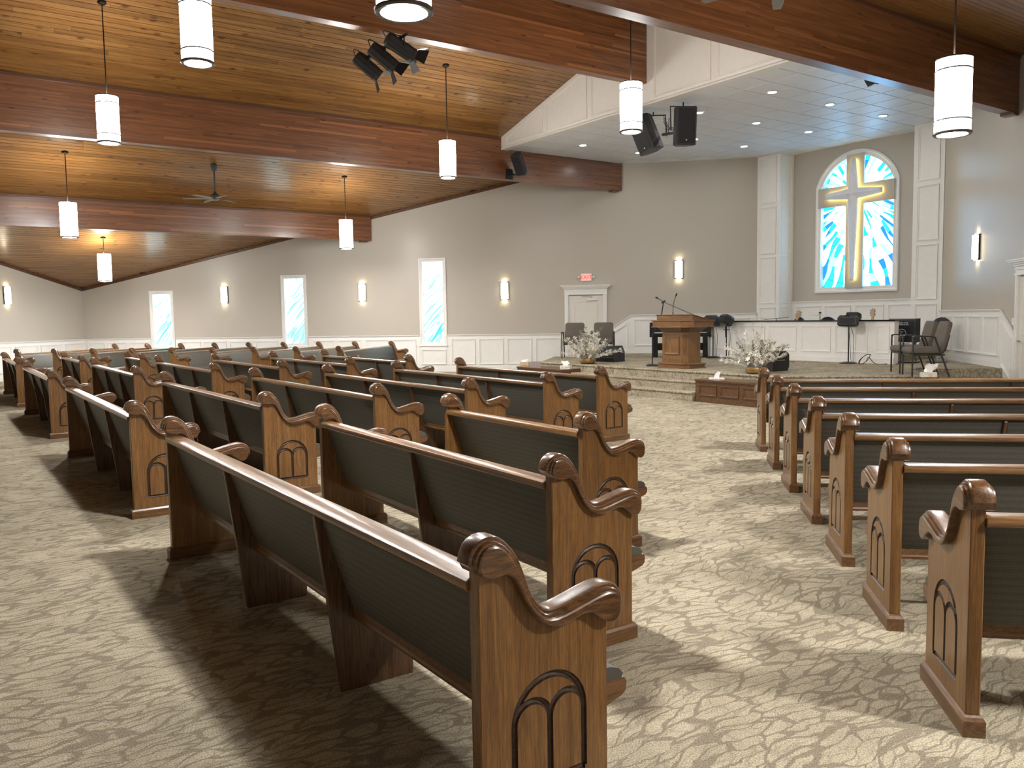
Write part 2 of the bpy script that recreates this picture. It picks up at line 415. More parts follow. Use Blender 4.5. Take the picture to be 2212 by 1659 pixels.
def frame_mould(f, poly, wd=.045, d=.026, mat='white_trim'):
    """picture-frame moulding along a polygon (u,z), stepped profile"""
    mb = MB(); n = len(poly)
    def ins(k):   # mitred inset
        out = []
        for i in range(n):
            p0, p1, p2 = [Vector(poly[(i + j) % n]) for j in (-1, 0, 1)]
            e1, e2 = (p1 - p0).normalized(), (p2 - p1).normalized()
            n1, n2 = Vector((-e1.y, e1.x)), Vector((-e2.y, e2.x))
            b = (n1 + n2).normalized(); out.append(p1 + b * (k / max(.3, b.dot(n1))))
        return out
    prof = [(0, 0), (0, d), (wd * .35, d * 1.0), (wd * .5, d * .55), (wd, d * .4), (wd, 0)]
    R = [[f(p.x, p.y, dd) for p in ins(k)] for k, dd in prof]
    mb.rings(R, False)
    return mb
def rect(u0, u1, z0, z1): return [(u0, z0), (u1, z0), (u1, z1), (u0, z1)]

# ------------------------------------------------------------------ floor, platform, steps
fl = MB(); fl.add([(XL, YB, 0), (XR, YB, 0), (XR, YW, 0), (XL, YW, 0)], [(0, 1, 2, 3)])
struct(obj('floor', fl, 'carpet', fix=False), 'beige carpet with a pattern of brown wavy lines across the room')

PLAT = [(-1., YW), (-1., 21.6), (-2.78, 21.6), (-2.78, 18.72)]
# front edge along g = 11.54 between the two 45 degree corners
GF = 11.54
pA = (-2.78, GF * 2 * S + 2.78); pB = (GF * 2 * S - 14.45, 14.45)
PLAT = [(-1., YW), (-1., 21.6), (-2.78, 21.6), pA, pB, (4.4, 14.45), (4.4, 16.2), (XR, 16.2), (XR, 19.7), (3.0, YW)]
mb = MB(); mb.prism(PLAT, lambda u, v, d: Vector((u, v, d)), 0, ZP)
plat = struct(obj('platform', mb, 'carpet'), 'raised platform covered in patterned carpet in front of the cross window')
# rounded nosing roll along the front edge
def nosing(parent, a0, a1, g, z):
    m = MB(); m.tube([AG(a0, g, z - .018), AG(a1, g, z - .018)], .02, 8)
    return obj('step_nosing', m, 'carpet', parent, smooth=40)
aA, aB = aof(*pA), aof(*pB)
nosing(plat, aA, aB, GF, ZP)
mb = MB(); mb.tube([(-2.78, pA[1], ZP - .018), (-2.78, 21.6, ZP - .018)], .02, 8); obj('step_nosing', mb, 'carpet', plat, smooth=40)
mb = MB(); mb.tube([(pB[0], 14.45, ZP - .018), (4.4, 14.45, ZP - .018)], .02, 8); obj('step_nosing', mb, 'carpet', plat, smooth=40)
for i in (1, 2):
    z = ZP / 3 * i; g = GF - .28 * (3 - i)
    mb = MB(); mb.prism([(-14.0, g), (-10.25, g), (-10.25, GF), (-14.0, GF)], lambda u, v, d: AG(u, v, d), 0, z)
    st = obj('step', mb, 'carpet', plat); nosing(st, -14.0, -10.25, g, z)
# choir riser behind the rail
mb = MB(); mb.prism([(-14.6, 16.75), (-9.75, 16.75), (-9.75, 18.15), (-10.37, 18.15), (-10.37, 18.72), (-13.95, 18.72), (-13.95, 18.15), (-14.6, 18.15)], lambda u, v, d: AG(u, v, d), ZP, .79)
obj('choir_riser', mb, 'carpet', plat)
# steps up beside each door
for i in (1, 2):
    mb = MB(); mb.box(-1.0 - .28 * (3 - i), -1., 21.62, YW, 0, ZP / 3 * i); obj('step', mb, 'carpet', plat)
    mb = MB(); mb.box(4.42, XR, 16.2 - .28 * (3 - i), 16.2, 0, ZP / 3 * i); obj('step', mb, 'carpet', plat)

# ------------------------------------------------------------------ walls
WIN = [(-15.01, 2.49), (-10.71, 2.865), (-6.475, 3.245)]     # centre, casing top
holes = [dict(us=(c - .30, c + .30), z0=.845, top=(lambda u, t=t: t - .10), depth=.13) for c, t in WIN]
zw = lambda u: zceil(aof(u, YW))
wall_w = struct(obj('wall_front', wall_mesh(FW, XL, 3.2, zw, holes), ['wall_paint', 'white_trim']), 'beige painted wall holding the three narrow stained glass windows')
struct(obj('wall_right', wall_mesh(FR, YB, 20.2, lambda u: zceil(aof(XR, u)) , brk=(18.17,)), 'wall_paint'), 'beige painted wall behind the two grey chairs, sheen of the cross window on it')
struct(obj('wall_left', wall_mesh(FL, YB, YW, lambda u: zceil(aof(XL, u))), 'wall_paint'), 'beige side wall meeting the window wall in the far corner')
struct(obj('wall_back', wall_mesh(FB, XL, XR, lambda u: zceil(aof(u, YB))), 'wall_paint'), 'beige wall at the back of the room')

# niche with the arched window, between two panelled pilasters
AC, ACZ, AR_O, AR_P = -12.13, 4.29, 1.177, 1.02
GN, GPIL = 18.72, 18.15
HP = .965
us = [AC - HP + 2 * HP * i / 32 for i in range(33)]
hole = dict(us=us, z0=2.163, top=lambda u: ACZ + sqrt(max(0, AR_P ** 2 - (u - AC) ** 2)), depth=.10)
niche = struct(obj('wall_niche', wall_mesh(Fg(GN), -13.95, -10.375, lambda u: ZSOF + .05, [hole], .49), ['wall_paint', 'white_trim']), 'taupe niche wall around the arched cross window')
def pilaster(a0, a1, label):
    mb = MB()
    mb.prism([(a0, GPIL), (a1, GPIL), (a1, GN + .05), (a0, GN + .6)], lambda u, v, d: AG(u, v, d), .45, ZSOF + .05)
    p = struct(obj('wall_pilaster', mb, 'white_trim'), label)
    for z0, z1 in ((.70, 1.69), (1.79, 3.0), (3.09, 4.29), (4.395, 5.57)):
        obj('panel_moulding', frame_mould(Fg(GPIL), rect(a0 + .10, a1 - .10, z0, z1)), 'white_trim', p)
    return p
pl = pilaster(-14.66, -13.95, 'white panelled pilaster between the sconce wall and the cross window niche')
for z0, z1 in ((.85, 1.69), (1.79, 3.0), (3.09, 4.29), (4.395, 5.57)):
    obj('panel_moulding', frame_mould(Fa(-13.95, 1), rect(GPIL + .07, GN - .09, z0, z1), .028, .012), 'white_trim', pl)
pilaster(-10.375, -9.68, 'white panelled pilaster beside the glossy wall with the single sconce')

# wainscot: backing board, cap, base and panel mouldings
def wainscot(name, label, f, poly, cap, panels, base=None):
    mb = MB(); mb.prism(poly, f, 0, .022)
    o = struct(obj(name, mb, 'white_trim'), label)
    mb = MB()
    for (u0, z0), (u1, z1) in zip(cap, cap[1:]):
        for t, h, d in ((0, .022, .055), (-.022, .02, .036)):
            mb.add([f(u0, z0 + t - h, 0), f(u1, z1 + t - h, 0), f(u1, z1 + t, 0), f(u0, z0 + t, 0), f(u0, z0 + t - h, d), f(u1, z1 + t - h, d), f(u1, z1 + t, d), f(u0, z0 + t, d)],
                   [(0, 1, 2, 3), (4, 5, 6, 7), (0, 1, 5, 4), (3, 2, 6, 7), (0, 3, 7, 4), (1, 2, 6, 5)])
    obj('cap_rail', mb, 'white_trim', o)
    for p in panels: obj('panel_moulding', frame_mould(lambda u, z, d, f=f: f(u, z, d + .021), p), 'white_trim', o)
    for (u0, u1, z) in base or []:
        mb = MB(); fbox(mb, f, u0, u1, z, z + .11, .02, .037); fbox(mb, f, u0, u1, z + .11, z + .14, .02, .029)
        obj('base_moulding', mb, 'white_trim', o)
    return o
def run(u0, u1, n, z0, z1, gap=.12, m=.12):
    w_ = (u1 - u0 - 2 * m - (n - 1) * gap) / n
    return [rect(u0 + m + i * (w_ + gap), u0 + m + i * (w_ + gap) + w_, z0, z1) for i in range(n)]
C1 = 1.06
for i, (u0, u1, n) in enumerate(((XL, -15.42, 3), (-14.60, -11.12, 4), (-10.30, -6.88, 4), (-6.07, -2.70, 4))):
    wainscot('wainscot', ('white panelled wainscot in the far corner before the shortest window', 'white panelled wainscot between the shortest and middle stained windows',
             'white panelled wainscot between the middle and tallest stained windows', 'white panelled wainscot between the tallest window and the exit door')[i],
             FW, rect(u0, u1, 0, C1), [(u0, C1), (u1, C1)], run(u0, u1, n, .21, .935), [(u0, u1, 0)])
for (c, t), nm in zip(WIN, ('shortest', 'middle', 'tallest')):
    wainscot('wainscot', f'white panel under the {nm} stained window', FW, rect(c - .41, c + .41, 0, .75), [], [rect(c - .36, c + .36, .21, .64)], [(c - .41, c + .41, 0)])
wainscot('wainscot', 'white wainscot stepping up from the exit door along the piano', FW, [(-1.50, 0), (2.47, 0), (2.47, ZP + C1), (-.86, ZP + C1), (-1.50, 1.13)],
         [(-1.50, 1.13), (-.86, ZP + C1), (2.47, ZP + C1)], [[(-1.40, .30), (-.95, .56), (-.95, 1.33), (-1.40, 1.04)]] + run(-.9, 2.47, 4, ZP + .21, ZP + .93), [(-1., 2.47, ZP)])
wainscot('wainscot', 'white wainscot on the platform behind the two grey chairs, stepping down to a door', FR, [(15.72, 0), (19.72, 0), (19.72, ZP + C1), (16.36, ZP + C1), (15.72, 1.13)],
         [(19.72, ZP + C1), (16.36, ZP + C1), (15.72, 1.13)], [[(15.82, .30), (16.27, .56), (16.27, 1.33), (15.82, 1.04)]] + run(16.32, 19.72, 4, ZP + .21, ZP + .93), [(16.2, 19.72, ZP)])
wainscot('wainscot', 'white panelled wainscot on the side wall by the far corner', FL, rect(YB, YW, 0, C1), [(YB, C1), (YW, C1)],
         [r for i in range(6) for r in run(YW - 3.95 * (i + 1), YW - 3.95 * i, 4, .21, .935, m=.06)], [(YB, YW, 0)])
wainscot('wainscot', 'white panelled wainscot below the arched cross window', Fg(GN), rect(-13.95, -10.375, .79, 1.83), [(-13.95, 1.83), (-10.375, 1.83)], run(-13.95, -10.375, 4, 1.0, 1.70), [])

# dark trim where the planked ceiling meets the walls
def ceil_trim(n, f, u0, u1, zf):
    mb = MB(); mb.prism([(u0, zf(u0) - .075), (u1, zf(u1) - .075), (u1, zf(u1)), (u0, zf(u0))], f, 0, .02)
    struct(obj(f'trim_{n}', mb, 'dark_trim'), ('dark wood strip along the sloping top of the window wall', 'dark wood strip along the sloping top of the side wall')[n - 1])
ceil_trim(1, FW, XL, -1.2, zw); ceil_trim(2, FL, YB, YW, lambda u: zceil(aof(XL, u)))

# ------------------------------------------------------------------ ceiling: backing, planks, beams, soffit
def g_range(a):
    lo = max(XL / S - a, YB / S + a); hi = min(XR / S - a, YW / S + a)
    if -17.2 < a < -7.1: hi = min(hi, GSOF + .05)
    return lo, hi
mb = MB()
for sg in (-1, 1):
    n = 24; a0 = RIDGE; a1 = RIDGE + sg * 16.85
    for i in range(n):
        p, q = a0 + (a1 - a0) * i / n, a0 + (a1 - a0) * (i + 1) / n
        def rg(a): return max(XL / S - a, YB / S + a) - .2, min(XR / S - a, YW / S + a) + .2
        (l0, h0), (l1, h1) = rg(p), rg(q)
        if h1 <= l1: h1 = l1 = (h1 + l1) / 2
        mb.add([AG(p, l0, zceil(p) + .03), AG(p, h0, zceil(p) + .03), AG(q, h1, zceil(q) + .03), AG(q, l1, zceil(q) + .03)], [(0, 1, 2, 3)])
ceiling = struct(obj('ceiling', mb, 'ceiling_back', fix=False), 'sloping wooden ceiling of stained pine planks, ridge along the room diagonal')
PITCH, PWID, PTH = .138, .127, .022
planks = []
pr = random.Random(3)
cphi = 1 / sqrt(1 + KS * KS)
for sg in (-1, 1):
    row = 0
    while True:
        da = (row + .5) * PITCH * cphi; a = RIDGE + sg * da; row += 1
        lo, hi = g_range(a)
        if hi - lo < .3 or da > 16.7: break
        g = lo - pr.random() * 2.5
        while g < hi:
            ln = pr.uniform(1.8, 4.2)
            p0, p1 = max(g, lo), min(g + ln, hi); g += ln
            if p1 - p0 > .15: planks.append((sg, a, p0, p1, pr.gauss(0, .008)))
def plank_basis(sg, tilt):
    along = Vector((S, S, 0)); ac = Vector((S * cphi, -S * cphi, -sg * KS * cphi)); nn = along.cross(ac)
    c_, s_ = cos(tilt), sin(tilt)
    ac2 = ac * c_ + nn * s_; n2 = nn * c_ - ac * s_
    return along, ac2, n2
cam0 = Vector((0, 0, 1.55))
def vis(p):
    d = AG(p[1], (p[2] + p[3]) / 2, zceil(p[1])) - cam0
    c_ = d.normalized().dot(FWD)
    return (0 if c_ < .80 else 1) * (p[3] - p[2]) / d.length ** 2 * (1 if p[0] < 0 or p[1] < -3 else .2)
planks.sort(key=vis, reverse=True)
mbu = MB(); mbu.box(-.5, .5, -.5, .5, -.5, .5); unit = mbu.mesh('plank', 'pine_plank')
stuff = MB()
for i, (sg, a, p0, p1, tilt) in enumerate(planks):
    al, ac, nn = plank_basis(sg, tilt)
    c = AG(a, (p0 + p1) / 2, zceil(a) + .012)
    M = Matrix((al * (p1 - p0 - .004), ac * PWID, nn * PTH)).transposed().to_4x4(); M.translation = c
    if i < 300: link('plank', unit, ceiling, M=M)
    else: stuff.box(-.5, .5, -.5, .5, -.5, .5, M=M)
o = obj('planking', stuff, 'pine_plank', ceiling, fix=False); o['kind'] = 'stuff'

BEAMS = ((-22.28, 3.78, 11.0, 'lowest laminated ceiling beam, ending on the wall between the two taller windows'),
         (-17.22, 4.905, 99, 'laminated ceiling beam running to the wall above the exit door, small speaker bracketed on it'),
         (RIDGE, 6.005, GSOF, 'deep laminated ridge beam carrying the three stage spotlights'),
         (-7.12, 4.88, 99, 'laminated ceiling beam ending on the glossy wall above the single sconce'),
         (-2.06, 3.78, 99, 'laminated ceiling beam low over the back corner'))
for a, zb, gmax, lab in BEAMS:
    lo = max(XL / S - a, YB / S + a) ; hi = min(XR / S - a, YW / S + a, gmax) 
    mb = MB(); hw = .1
    poly = [(a - hw, zb), (a + hw, zb), (a + hw, zceil(a + hw) + .05), (a, zceil(a) + .05), (a - hw, zceil(a - hw) + .05)]
    mb.prism(poly, lambda u, z, d: AG(u, d, z), lo + .02, hi - .01)
    b = struct(obj('ceiling_beam', mb, 'glulam_beam'), lab)
    if gmax > 50 or a < -20:
        mb = MB(); mb.prism([(a - .11, zb - .035), (a + .11, zb - .035), (a + .11, zb), (a - .11, zb)], lambda u, z, d: AG(u, d, z), hi - .30, hi - .12)
        obj('bearing_plate', mb, 'dark_trim', b)
    for q in (-1, 1):        # small quarter-round under the planks
        mb = MB(); zz = zceil(a + q * hw)
        mb.prism([(a + q * hw, zz - .05), (a + q * (hw + .035), zz - .05), (a + q * (hw + .035), zz + .0), (a + q * hw, zz + .0)], lambda u, z, d: AG(u, d, z), lo + .5, min(hi, GSOF if -17.2 < a + q * hw < -7.1 else hi) - .05)
        obj('edge_moulding', mb, 'dark_trim', b)

# soffit over the platform
AS0, AS1 = -17.12, -7.22
fS = Fg(GSOF)
mb = MB(); mb.add([fS(AS0, ZSOF, 0), fS(AS1, ZSOF, 0), fS(AS1, zceil(AS1), 0), fS(RIDGE, ZR, 0), fS(AS0, zceil(AS0), 0)], [(0, 1, 2, 3, 4)])
mb.add([fS(AS0, ZSOF, 0), fS(AS1, ZSOF, 0), fS(AS1, ZSOF, -.18), fS(AS0, ZSOF, -.18)], [(0, 1, 2, 3)])
sof = struct(obj('wall_gable', mb, 'soffit_white', fix=False), 'white panelled gable face above the platform opening')
mb = MB(); fbox(mb, fS, AS0, AS1, ZSOF, ZSOF + .03, 0, .012); obj('edge_strip', mb, 'soffit_white', sof)
zc = lambda a: zceil(a) - .10
for p in ([(-16.88, 5.70), (-15.44, 5.70), (-15.44, zc(-15.44)), (-16.88, zc(-16.88))], [(-15.30, 5.70), (-13.87, 5.70), (-13.87, zc(-13.87)), (-15.30, zc(-15.30))],
          [(-13.73, 5.70), (-12.31, 5.70), (-12.31, zc(-12.31)), (-13.73, zc(-13.73))], [(-11.88, 5.70), (-10.45, 5.70), (-10.45, zc(-10.45)), (-11.88, zc(-11.88))],
          [(-10.30, 5.70), (-8.85, 5.70), (-8.85, zc(-8.85)), (-10.30, zc(-10.30))], [(-8.72, 5.70), (-7.45, 5.70), (-7.45, zc(-7.45)), (-8.72, zc(-8.72))]):
    obj('panel_moulding', frame_mould(fS, p, .045, .02), 'soffit_white', sof)
# the lay-in tiles
DL = [(-15.72, 13.06), (-15.72, 14.88), (-13.85, 13.05), (-13.85, 14.88), (-13.80, 16.57), (-12.0, 13.03), (-12.0, 14.80), (-11.96, 16.55), (-10.2, 13.02), (-10.19, 14.77), (-10.17, 16.57), (-8.38, 13.02), (-8.38, 14.77)]
mb = MB()
mb.prism([(AS0, GSOF), (AS1, GSOF), (AS1, 16.2), (-9.3, 18.2), (-10.3, 18.85), (-14.0, 18.85), (-14.95, 18.2), (AS0, 16.2)], lambda u, v, d: AG(u, v, d), ZSOF + .03, ZSOF + .05)
tiles = struct(obj('ceiling_soffit', mb, 'tile_grid'), 'flat tiled soffit with round downlights over the platform')
T = .61
mbu = MB(); mbu.box(-T / 2 + .012, T / 2 - .012, -T / 2 + .012, T / 2 - .012, 0, .012); tile_me = mbu.mesh('ceiling_tile', 'ceiling_tile')
na, ng = int((AS1 - AS0) / T) + 1, int(7.2 / T)
for i in range(na):
    for j in range(ng):
        a, g = AS0 + .02 + T * (i + .5), GSOF + .18 + T * (j + .5)
        p = AG(a, g)
        if p.x > XR - .2 or p.y > YW - .2 or (g > 18 and not -14 < a < -10.3) or a > AS1: continue
        link('ceiling_tile', tile_me, tiles, (p.x, p.y, ZSOF + .016), -pi / 4)

# ------------------------------------------------------------------ stained glass
def clip(poly, region):
    """Sutherland-Hodgman against a counter-clockwise convex region"""
    out = list(poly)
    for i in range(len(region)):
        (ax, ay), (bx, by) = region[i], region[(i + 1) % len(region)]
        def side(p): return (bx - ax) * (p[1] - ay) - (by - ay) * (p[0] - ax)
        src, out = out, []
        for j in range(len(src)):
            p, q = src[j - 1], src[j]; sp, sq = side(p), side(q)
            if (sp >= 0) != (sq >= 0):
                t = sp / (sp - sq); out.append((p[0] + t * (q[0] - p[0]), p[1] + t * (q[1] - p[1])))
            if sq >= 0: out.append(q)
        if not out: return []
    return out
def area(p): return abs(sum(p[i - 1][0] * p[i][1] - p[i][0] * p[i - 1][1] for i in range(len(p)))) / 2
def shrink(p, d):
    cx, cy = sum(q[0] for q in p) / len(p), sum(q[1] for q in p) / len(p)
    out = []
    for x, y in p:
        l = sqrt((x - cx) ** 2 + (y - cy) ** 2) or 1; k = max(0, l - d) / l
        out.append((cx + (x - cx) * k, cy + (y - cy) * k))
    return out
def pieces(parent, f, polys, d0, d1):
    for poly, mat in polys:
        if area(poly) < 6e-4: continue
        mb = MB(); mb.prism(shrink(poly, .0045), f, d0, d1); obj('glass_piece', mb, mat, parent)
def side_window(n, c, top, label):
    f = FW; z0, z1 = .845, top - .10; u0, u1 = c - .30, c + .30
    root = tag(link(f'window_{n}', None), label, 'window', kind='structure')
    mb = MB(); fbox(mb, f, u0, u1, z0, z1, -.131, -.127); obj('lead_came', mb, 'lead', root)
    obj('window_casing', frame_mould(f, rect(c - .40, c + .40, .75, top), .10, .03), 'white_trim', root)
    mb = MB(); fbox(mb, f, c - .425, c + .425, .735, .765, 0, .05); obj('window_sill', mb, 'white_trim', root)
    rr = random.Random(11 + n); polys = []; reg = rect(u0, u1, z0, z1)
    # wavy strips climbing to one side, cut across by short bars
    q = -1.0; edges = []
    while q < (z1 - z0) + .3:
        ph, am = rr.uniform(0, 6), rr.uniform(.01, .04)
        sl = 1.25 - .55 * (q / (z1 - z0 + .3))
        edges.append([(u0 - .05 + .7 * t / 10, z0 + q + sl * .7 * t / 10 + am * sin(ph + t * .9)) for t in range(11)]); q += rr.uniform(.055, .11)
    for e0, e1 in zip(edges, edges[1:]):
        cuts = [0] + sorted(rr.sample(range(2, 9), rr.choice((1, 2, 2)))) + [10]
        for k0, k1 in zip(cuts, cuts[1:]):
            p = clip(e0[k0:k1 + 1] + e1[k0:k1 + 1][::-1], reg)
            if not p: continue
            zc_ = sum(x[1] for x in p) / len(p); uc = sum(x[0] for x in p) / len(p); t = (zc_ - z0) / (z1 - z0)
            x = rr.random() * 1.0 + t * .62 + (.8 if uc < u0 + .09 else 0)  # left-edge pieces whitened: the bright jamb's daylight put into the glass colour
            polys.append((p, 'side_white' if x > .98 else 'side_pale' if x > .50 else 'side_cyan' if x > .20 else 'side_deep'))
    pieces(root, f, polys, -.127, -.120)
    for e in edges[::2]:
        q_ = [p_ for p_ in e[rr.randint(0, 3):rr.randint(7, 11)] if u0 < p_[0] < u1 and z0 < p_[1] < z1]
        if len(q_) > 3: m = MB(); m.tube([f(u, z, -.118) for u, z in q_], .0058, 4); obj('lead_line', m, 'lead_dark', root)
    return root
for i, (c, t) in enumerate(WIN): side_window(i + 1, c, t, ('shortest narrow window of pale turquoise stained glass, in the far corner', 'middle-height narrow window of turquoise stained glass with white casing', 'tallest narrow window of turquoise stained glass, nearest the exit door')[i])

def arch_window():
    f = Fg(GN)
    root = tag(link('window_4', None), 'large arched stained glass window of blue and white rays behind the cross', 'window', kind='structure')
    def arc(r, n=28, lim=None):
        lim = lim if lim is not None else r
        t = math.asin(min(1, lim / r)); return [(AC + r * sin(t - 2 * t * i / n), ACZ + r * cos(t - 2 * t * i / n)) for i in range(n + 1)]
    # casing: loft of offset outlines
    R = []
    for wd, r, zb, d in ((1.115, AR_O, 2.02, 0), (1.115, AR_O, 2.02, .05), (1.07, AR_O - .045, 2.065, .055), (1.045, AR_O - .07, 2.09, .035), (.975, AR_P + .01, 2.155, .03), (.965, AR_P, 2.163, -.02)):
        R.append([f(u, z, d) for u, z in [(AC - wd, zb), (AC + wd, zb)] + arc(r, 28, wd)])
    mb = MB(); mb.rings(R, False); obj('window_casing', mb, 'white_trim', root, smooth=30)
    mb = MB(); mb.prism([(AC - HP, 2.163), (AC + HP, 2.163)] + arc(AR_P, 28, HP), f, -.10, -.096); obj('lead_came', mb, 'lead', root)
    q = [p for p in arc(AR_P, 40, HP)]
    L, Rr = AC - .10, AC + .02
    regs = [rect(AC - HP, L, 2.163, 4.38), rect(Rr, AC + HP, 2.163, 4.38),
            [(AC - HP, 4.63), (L, 4.63)] + [p for p in q if p[0] < L], [(Rr, 4.63), (AC + HP, 4.63)] + [p for p in q if p[0] > Rr]]
    regs[2] = [(AC - HP, 4.63), (L, 4.63), (L, ACZ + sqrt(AR_P ** 2 - .10 ** 2))] + [p for p in q if p[0] < L - .01 and p[1] > 4.64]
    regs[3] = [(Rr, 4.63), (AC + HP, 4.63)] + [p for p in q if p[0] > Rr + .01 and p[1] > 4.64] + [(Rr, ACZ + sqrt(AR_P ** 2 - .02 ** 2))]
    rr = random.Random(5); th = []; t = 0
    while t < 2 * pi - .05: th.append((t, rr.uniform(0, 6), rr.uniform(.015, .04))); t += rr.uniform(.04, .085) if pi < t < 2 * pi else rr.uniform(.07, .13)
    rs = [.12 + .115 * i for i in range(26)]
    def pt(k, i):
        a, ph, am = th[k % len(th)]; a = a + am * sin(ph + rs[i] * 5.5) * (1.2 if rs[i] < 1.4 else .8)
        return (AC + rs[i] * cos(a), 4.40 + rs[i] * sin(a))
    polys = []
    for k in range(len(th)):
        white = k % 2 == 0
        i = 0
        while i < 25:
            j = min(25, i + (rr.randint(5, 9) if white else rr.randint(2, 3)))
            P = [pt(k, x) for x in range(i, j + 1)] + [pt(k + 1, x) for x in range(j, i - 1, -1)]
            for rg in regs:
                c = clip(P, rg)
                if len(c) < 3: continue
                um = abs(sum(x[0] for x in c) / len(c) - AC); zm = sum(x[1] for x in c) / len(c)
                e = um / HP; low = zm < 3.0; q_ = rr.random()
                if white: mt = 'glass_white' if e < .80 or q_ < .55 else ('glass_pale' if q_ < .75 else 'glass_cyan')
                elif e > .66 or zm > 5.02: mt = 'glass_blue' if q_ < (.42 if e > .82 else .18) else ('glass_cyan' if q_ < .88 else 'glass_pale')
                else: mt = 'glass_cyan' if q_ < (.50 if low else .22) else 'glass_pale' if q_ < (.72 if low else .38) else 'glass_white'
                polys.append((c, mt))
            i = j
    pieces(root, f, polys, -.096, -.088)
    for k in range(0, len(th), 3):
        runs, cur = [], []
        for i in range(3, 26):
            p_ = pt(k, i); ok = any(len(clip([(p_[0] - .004, p_[1] - .004), (p_[0] + .004, p_[1] - .004), p_], rg)) > 2 for rg in regs)
            if ok and not (cur and i % 9 == k % 9): cur.append(p_)
            elif cur: runs.append(cur); cur = []
        if cur: runs.append(cur)
        m = MB()
        for r0 in runs:
            if len(r0) > 2: m.tube([f(u, z, -.086) for u, z in r0], .0038, 4)
        if m.v: obj('lead_line', m, 'lead_dark', root)
    # the cross: flat panel, glowing strip and faceted star cross
    cr = tag(link('wall_cross', None), 'white faceted cross with a yellow halo mounted on the arched window', 'cross')
    cr.location = f(AC, 2.12, 0)
    inv = Matrix.Translation(-f(AC, 2.12, 0))
    def g_(u, z, d): return f(u, z, d) - f(AC, 2.12, 0)
    bx = [(AC - .235, 2.12), (AC + .235, 2.12), (AC + .235, 4.15), (AC + 1.02, 4.15), (AC + 1.02, 4.63), (AC + .235, 4.63), (AC + .235, 5.36), (AC - .235, 5.36), (AC - .235, 4.63), (AC - 1.02, 4.63), (AC - 1.02, 4.15), (AC - .235, 4.15)]
    mb = MB(); mb.prism(bx, g_, .045, .085); obj('cross_panel', mb, 'cross_panel', cr)
    c = (AC, 4.40); w1, w2 = .125, .06
    out = [(AC + w2 * .7, 2.30), (c[0] + w1, c[1] - w1), (AC + .75, 4.40 - w2), (AC + .75, 4.40 + w2), (c[0] + w1, c[1] + w1), (AC + w2 * .8, 5.24), (AC - w2 * .8, 5.24), (c[0] - w1, c[1] + w1), (AC - .75, 4.40 + w2), (AC - .75, 4.40 - w2), (c[0] - w1, c[1] - w1), (AC - w2 * .7, 2.30)]
    ridge = [(AC, 2.36), (AC + .69, 4.40), (AC, 5.18), (AC - .69, 4.40)]
    V = [g_(u, z, .135) for u, z in out] + [g_(u, z, .185) for u, z in out] + [g_(u, z, .235) for u, z in ridge] + [g_(*c, .26)]
    F = [tuple(range(12))] + [(i, (i + 1) % 12, 12 + (i + 1) % 12, 12 + i) for i in range(12)]
    o_ = 12; r_ = 24; C = 28
    F += [(o_ + 11, o_ + 0, r_), (o_ + 0, o_ + 1, C, r_), (o_ + 1, o_ + 2, r_ + 1, C), (o_ + 2, o_ + 3, r_ + 1), (o_ + 3, o_ + 4, C, r_ + 1), (o_ + 4, o_ + 5, r_ + 2, C), (o_ + 5, o_ + 6, r_ + 2),
          (o_ + 6, o_ + 7, C, r_ + 2), (o_ + 7, o_ + 8, r_ + 3, C), (o_ + 8, o_ + 9, r_ + 3), (o_ + 9, o_ + 10, C, r_ + 3), (o_ + 10, o_ + 11, r_, C)]
    mb = MB(); mb.add(V, F); obj('star_cross', mb, 'cross_white', cr)
    led = [(u + (AC - u) * .0 , z) for u, z in out]
    cx_, cz_ = AC, 4.40
    led = shrink([(AC + .03, 2.33), (AC + .1, 4.30), (AC + .72, 4.37), (AC + .72, 4.43), (AC + .1, 4.5), (AC + .03, 5.2), (AC - .03, 5.2), (AC - .1, 4.5), (AC - .72, 4.43), (AC - .72, 4.37), (AC - .1, 4.30), (AC - .03, 2.33)], 0)
    mb = MB(); mb.tube([g_(u, z, .118) for u, z in led], .007, 6, closed=True); obj('light_strip', mb, 'halo_led', cr)
arch_window()

# ------------------------------------------------------------------ pews
ARM = [(-.005, .838), (.040, .826), (.076, .830), (.104, .812), (.127, .772), (.155, .718), (.195, .668), (.242, .642), (.297, .640), (.352, .655), (.390, .652), (.420, .630), (.455, .606), (.488, .606), (.506, .632), (.504, .668),
       (.492, .690), (.469, .700), (.437, .700), (.379, .688), (.309, .672), (.255, .664), (.213, .673), (.173, .712), (.150, .752), (.129, .810), (.107, .858), (.075, .898), (.048, .914), (.021, .914), (.000, .900), (-.012, .868)]
ARM = catmull(ARM, 2)
def arm_off(d):
    out = []; n = len(ARM)
    for i in range(n):
        (y0, z0), (y1, z1), (y2, z2) = ARM[i - 2], ARM[i], ARM[(i + 2) % n]
        ty, tz = y2 - y0, z2 - z0; l = sqrt(ty * ty + tz * tz); ny, nz = tz / l, -ty / l
        k = d if d <= 0 else d * max(0, min(1, (nz + .35) / .35))
        out.append((y1 + k * ny, z1 + k * nz))
    return out
PAN = [(0, .03), (.472, .03), (.472, .635), (.44, .66), (.40, .665), (.30, .655), (.24, .655), (.19, .69), (.15, .74), (.12, .80), (.09, .845), (.03, .86), (0, .86)]
PT = .05
